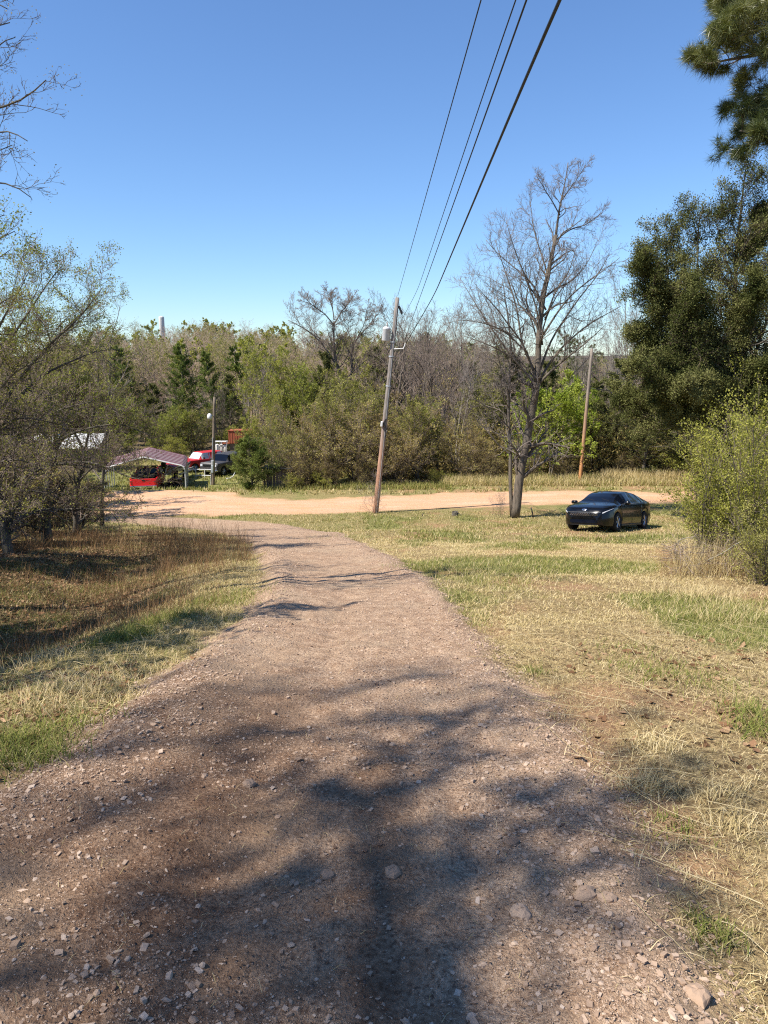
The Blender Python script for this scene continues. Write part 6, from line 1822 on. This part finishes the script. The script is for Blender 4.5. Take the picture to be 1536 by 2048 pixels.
# ------------------------------------------------------------------ utility poles and wires
def pole(label, bpx, tpx, D, r0_, r1_, mat, lean_d=0):
    b = gp(bpx[0], D); t = pix(tpx[0], tpx[1], D + lean_d)
    v = t - b; Lp = float(np.linalg.norm(v))
    q = Vector(v / Lp).to_track_quat('Z', 'Y')
    e = thing('utility_pole', label, 'utility pole', b)
    e.rotation_mode = 'QUATERNION'; e.rotation_quaternion = q
    zz = np.linspace(-.4, Lp, 14)
    V, Q, T = tube(np.stack([zz * 0, zz * 0, zz], 1), np.linspace(r0_ * 1.02, r1_, 14), 14)
    mbx = MB(); mbx.add(V, Q, T); link('shaft', mbx.mesh('pole_shaft', M[mat]), e)
    return e, b, v / Lp, Lp, q
pl, pb, pv, pL, pq = pole('weathered utility pole leaning right beside the dirt road, carrying a grey transformer', (751, 1025), (795, 595), 34, .135, .085, 'pole_a')
inv = pq.to_matrix().inverted()
def loc_on(px, py, D=34):
    return np.array(inv @ Vector(pix(px, py, D) - pb))
c = loc_on(771, 682, 33.95)
trf = part('transformer', [lathe([(.001, 0), (.16, 0), (.175, .02), (.175, .50), (.185, .51), (.185, .56), (.12, .62), (.001, .63)], 22, 2, c)], 'can', pl, smooth=True)
part('bushing', [lathe([(.02, .60), (.045, .63), (.025, .66), (.045, .69), (.025, .72), (.04, .75), (.015, .84)], 10, 2, c + np.array([dx, 0, 0])) for dx in (-.06, .09)], 'porcelain', trf)
part('mounting_bracket', [bbox((c[0] / 2 - .02, c[1] * .5, c[2] + z), (abs(c[0]) - .1, .05, .05), .01) for z in (.12, .42)], 'galv', trf)
part('drop_lead', [tube([c + (.05, 0, .72), c + (.15, -.1, .55), c + (.32, -.12, .38), (0.05, -.12, c[2] + .30)], .012, 5)], 'wire', trf)
a1 = loc_on(788, 698, 33.9); a2 = loc_on(807, 697, 33.9); a3 = loc_on(811, 686, 33.9)
part('standoff_arm', [tube([a1, a2, a3], .028, 6)], 'white_tube', pl)
s1 = loc_on(797, 612); s2 = loc_on(804, 626)
part('pole_top_bracket', [tube([s1 - (.0, 0, 0), s2, s2 - (0, 0, .08)], [.05, .045, .02], 6)], 'wire', pl)
part('splice_box', [bbox(loc_on(763.5, 848, 33.85), (.14, .10, .24), .02)], 'white_tube', pl)
cc = loc_on(771.5, 868, 33.85)
part('cable_coil', [tube([cc + (.09 * math.cos(a), .02 * math.sin(a * 2), .19 * math.sin(a)) for a in np.linspace(0, 12.6, 40)], .016, 5), tube([cc + (0, 0, .19), loc_on(768, 845, 33.85), loc_on(772, 838, 33.85)], .04, 6)], 'wire', pl)
part('ground_wire', [tube([(-.135, -.05, .0), (-.125, -.05, 3.0), (-.10, -.04, 6.5), (-.09, -.03, pL - .4)], .008, 4)], 'galv', pl)
part('pole_band', [lathe([(.118, z), (.124, z), (.124, z + .05), (.118, z + .05)], 14) for z in (pL * .60, pL * .735, pL * .80)], 'galv', pl)

def wire(label, pts, r, group='overhead wires running from the leaning pole towards the camera', sag=0.0):
    P = np.array(pts, float); q = resample(P, 40)
    q = smooth_pts(q[None], 6)[0]
    t = np.linspace(0, 1, 40); q[:, 2] -= sag * 4 * t * (1 - t)
    b = q[0].copy(); mbx = MB(); V, Q, T = tubes((q - b)[None], np.full((1, 40), r), 6); mbx.add(V, Q, T)
    return link('power_line', mbx.mesh('power_line', M['wire']), loc=b, label=label, cat='power line', group=group)
def to_cam(startpx, Ds, toppx, Dt, label, r, mid=None):
    A = pix(*startpx, Ds); B = pix(*toppx, Dt)
    pts = [A]
    if mid: pts.append(pix(mid[0], mid[1], mid[2]))
    pts.append(B); E = B + (B - A) * (16 / (Ds - Dt)); pts.append(E)
    return wire(label, pts, r)
to_cam((795.5, 592), 34, (962, 0), 9.5, 'thinnest and leftmost overhead wire, rising from the very top of the pole', .0085)
to_cam((803, 640), 34, (1030, 0), 9.0, 'thin second overhead wire from the left', .0085, (832, 590, 32.5))
to_cam((806, 690), 34, (1053, 0), 7.6, 'medium third overhead wire from the left', .010, (838, 600, 30.5))
to_cam((811, 688), 33.9, (1117, 0), 6.8, 'thickest black overhead cable, rightmost of the four', .0175, (868, 592, 29.8))
# twisted neutral round the thick cable
p2_, p2b, p2v, p2L, p2q = pole('straight utility pole with an orange brown lower half across the dirt road', (1159.5, 966), (1184, 697), 45.5, .115, .085, 'pole_b')
part('pole_tag', [bbox((-.0, -.118, 1.05), (.12, .02, .05), .004)], 'white_tube', p2_)
part('insulator', [lathe([(.02, p2L - z), (.05, p2L - z + .04), (.03, p2L - z + .08), (.05, p2L - z + .12), (.01, p2L - z + .16)], 10, 2, (.13, 0, 0)) for z in (.4, 1.5, 2.5)], 'porcelain', p2_)
for lb, a, b_, r_ in [('highest wire leaving the straight pole to the right', (1187, 706), (1500, 722), .013), ('middle wire leaving the straight pole to the right', (1188, 744), (1500, 757), .014),
                  ('lowest heavy wire leaving the straight pole to the right', (1184, 777), (1500, 800), .026)]:
    wire(lb, [pix(*a, 45.5), pix((a[0] + b_[0]) / 2, (a[1] + b_[1]) / 2, 46.5), pix(*b_, 47.5)], r_, 'wires crossing from the straight pole into the cedars', .15)
wire('thin wire sagging low across the dark olive cedar', [pix(1175, 836, 45.4), pix(1290, 856, 45.2), pix(1420, 879, 45)], .011, 'wires crossing from the straight pole into the cedars', .1)
wire('wire leaving the straight pole to the left behind the tall bare tree', [pix(1181, 712, 45.5), pix(1150, 745, 47), pix(1090, 790, 50)], .012, 'wires crossing from the straight pole into the cedars')
p3_, p3b, p3v, p3L, p3q = pole('short brown pole with a white yard lamp and a grey meter box by the carport', (426, 968), (429, 795), 53.5, .13, .10, 'pole_c')
inv3 = p3q.to_matrix().inverted()
def W3(dx, dy, z):
    v = inv3 @ Vector((dx, dy, 0)); return np.array([v.x, v.y, z])
lm = part('lamp_arm', [tube([W3(0, 0, p3L * .79), W3(-.12, -.2, p3L * .80), W3(-.22, -.38, p3L * .79)], .03, 6)], 'galv', p3_)
part('lamp_shade', [lathe([(.02, .25), (.13, .2), (.17, .0), (.14, -.16), (.001, -.18)], 14, 2, W3(-.24, -.40, p3L * .785))], 'white_paint', lm, smooth=True)
part('meter_box', [bbox(W3(-.02, -.19, 1.2), (.25, .16, .55), .02)], 'plastic_box', p3_)
part('meter', [lathe([(.001, .08), (.10, .06), (.11, 0), (.11, -.3), (.001, -.3)], 16, 2, W3(-.0, -.19, 1.78))], 'galv', p3_)
part('conduit', [tube([W3(-.16, -.08, -.3), W3(-.12, -.12, .95)], .03, 6)], 'galv', p3_)
part('riser', [tube([W3(-.06, -.13, 1.9), W3(-.06, -.12, p3L * .55)], .028, 6)], 'galv', p3_)
wire('thin wire running right from the lamp pole into the trees', [pix(431, 835, 53.5), pix(470, 831, 57), pix(540, 838, 62)], .014, 'wires at the lamp pole')
g_ = gp(440, 58)
hs = pix(439, 945, 58); 
link('hose', (lambda mbx: (mbx.add(*tube([gp(452, 56.5) + (0, 0, .05) - gp(438, 57), gp(460, 56.6) + (0, 0, .06) - gp(438, 57), gp(466, 57.2) + (0, 0, .15) - gp(438, 57), gp(472, 58) + (0, 0, .5) - gp(438, 57)], .035, 6)), mbx.mesh('hose', M['white_tube']))[1])(MB()), loc=gp(438, 57), label='pale flexible pipe looping on the grass under the grey wagon', cat='hose')

# ------------------------------------------------------------------ small things on the grass
def stake(px, py0, py1, dx, r, label, mat='black_trim'):
    b = hit(px, py0); t = pix(px + dx, py1, b[1])
    mbx = MB(); V, Q, T = tube([(0, 0, -.08), tuple((t - b) * .5 + (0.01, 0, 0)), tuple(t - b)], [r, r, r * .8], 7); mbx.add(V, Q, T)
    return link('stake', mbx.mesh('stake', M[mat]), loc=b, label=label, cat='stake', group=None)
stake(1067, 1036, 1015, -5, .028, 'short dark stake leaning left in the grass right of the tall bare tree')
stake(842, 1034, 1026, 5, .022, 'stubby dark stick leaning right in the grass beyond the drive')
g_ = hit(910, 1032)
stp = thing('tree_stump', 'small splintered dark stump in the grass left of the bare trees', 'stump', g_, .4)
a = np.linspace(0, 2 * np.pi, 13, endpoint=False); r2 = rs(4)
ring0 = np.stack([.17 * np.cos(a), .15 * np.sin(a), a * 0 - .05], 1); ring1 = np.stack([.13 * np.cos(a), .12 * np.sin(a), .14 + a * 0 + r2.uniform(0, .10, 13)], 1); ring2 = np.stack([.07 * np.cos(a), .06 * np.sin(a), .12 + a * 0 + r2.uniform(-.04, .12, 13)], 1)
V = np.concatenate([ring0, ring1, ring2, [[0, 0, .1]]]); Q = []
for k in (0, 13):
    for i in range(13): Q.append([k + i, k + (i + 1) % 13, k + 13 + (i + 1) % 13, k + 13 + i])
part('stub', [(V, Q, [[26 + i, 26 + (i + 1) % 13, 39] for i in range(13)])], 'bark_dark', stp)
part('splinter', [tube([(.1, 0, 0), (.22, .05, .10), (.34, -.02, .03)], [.03, .02, .006], 5), tube([(-.1, .02, .1), (-.2, 0, .02)], [.03, .008], 5), tube([(.02, -.05, .05), (.1, -.16, .02)], [.03, .01], 5)], 'bark_pale', stp)
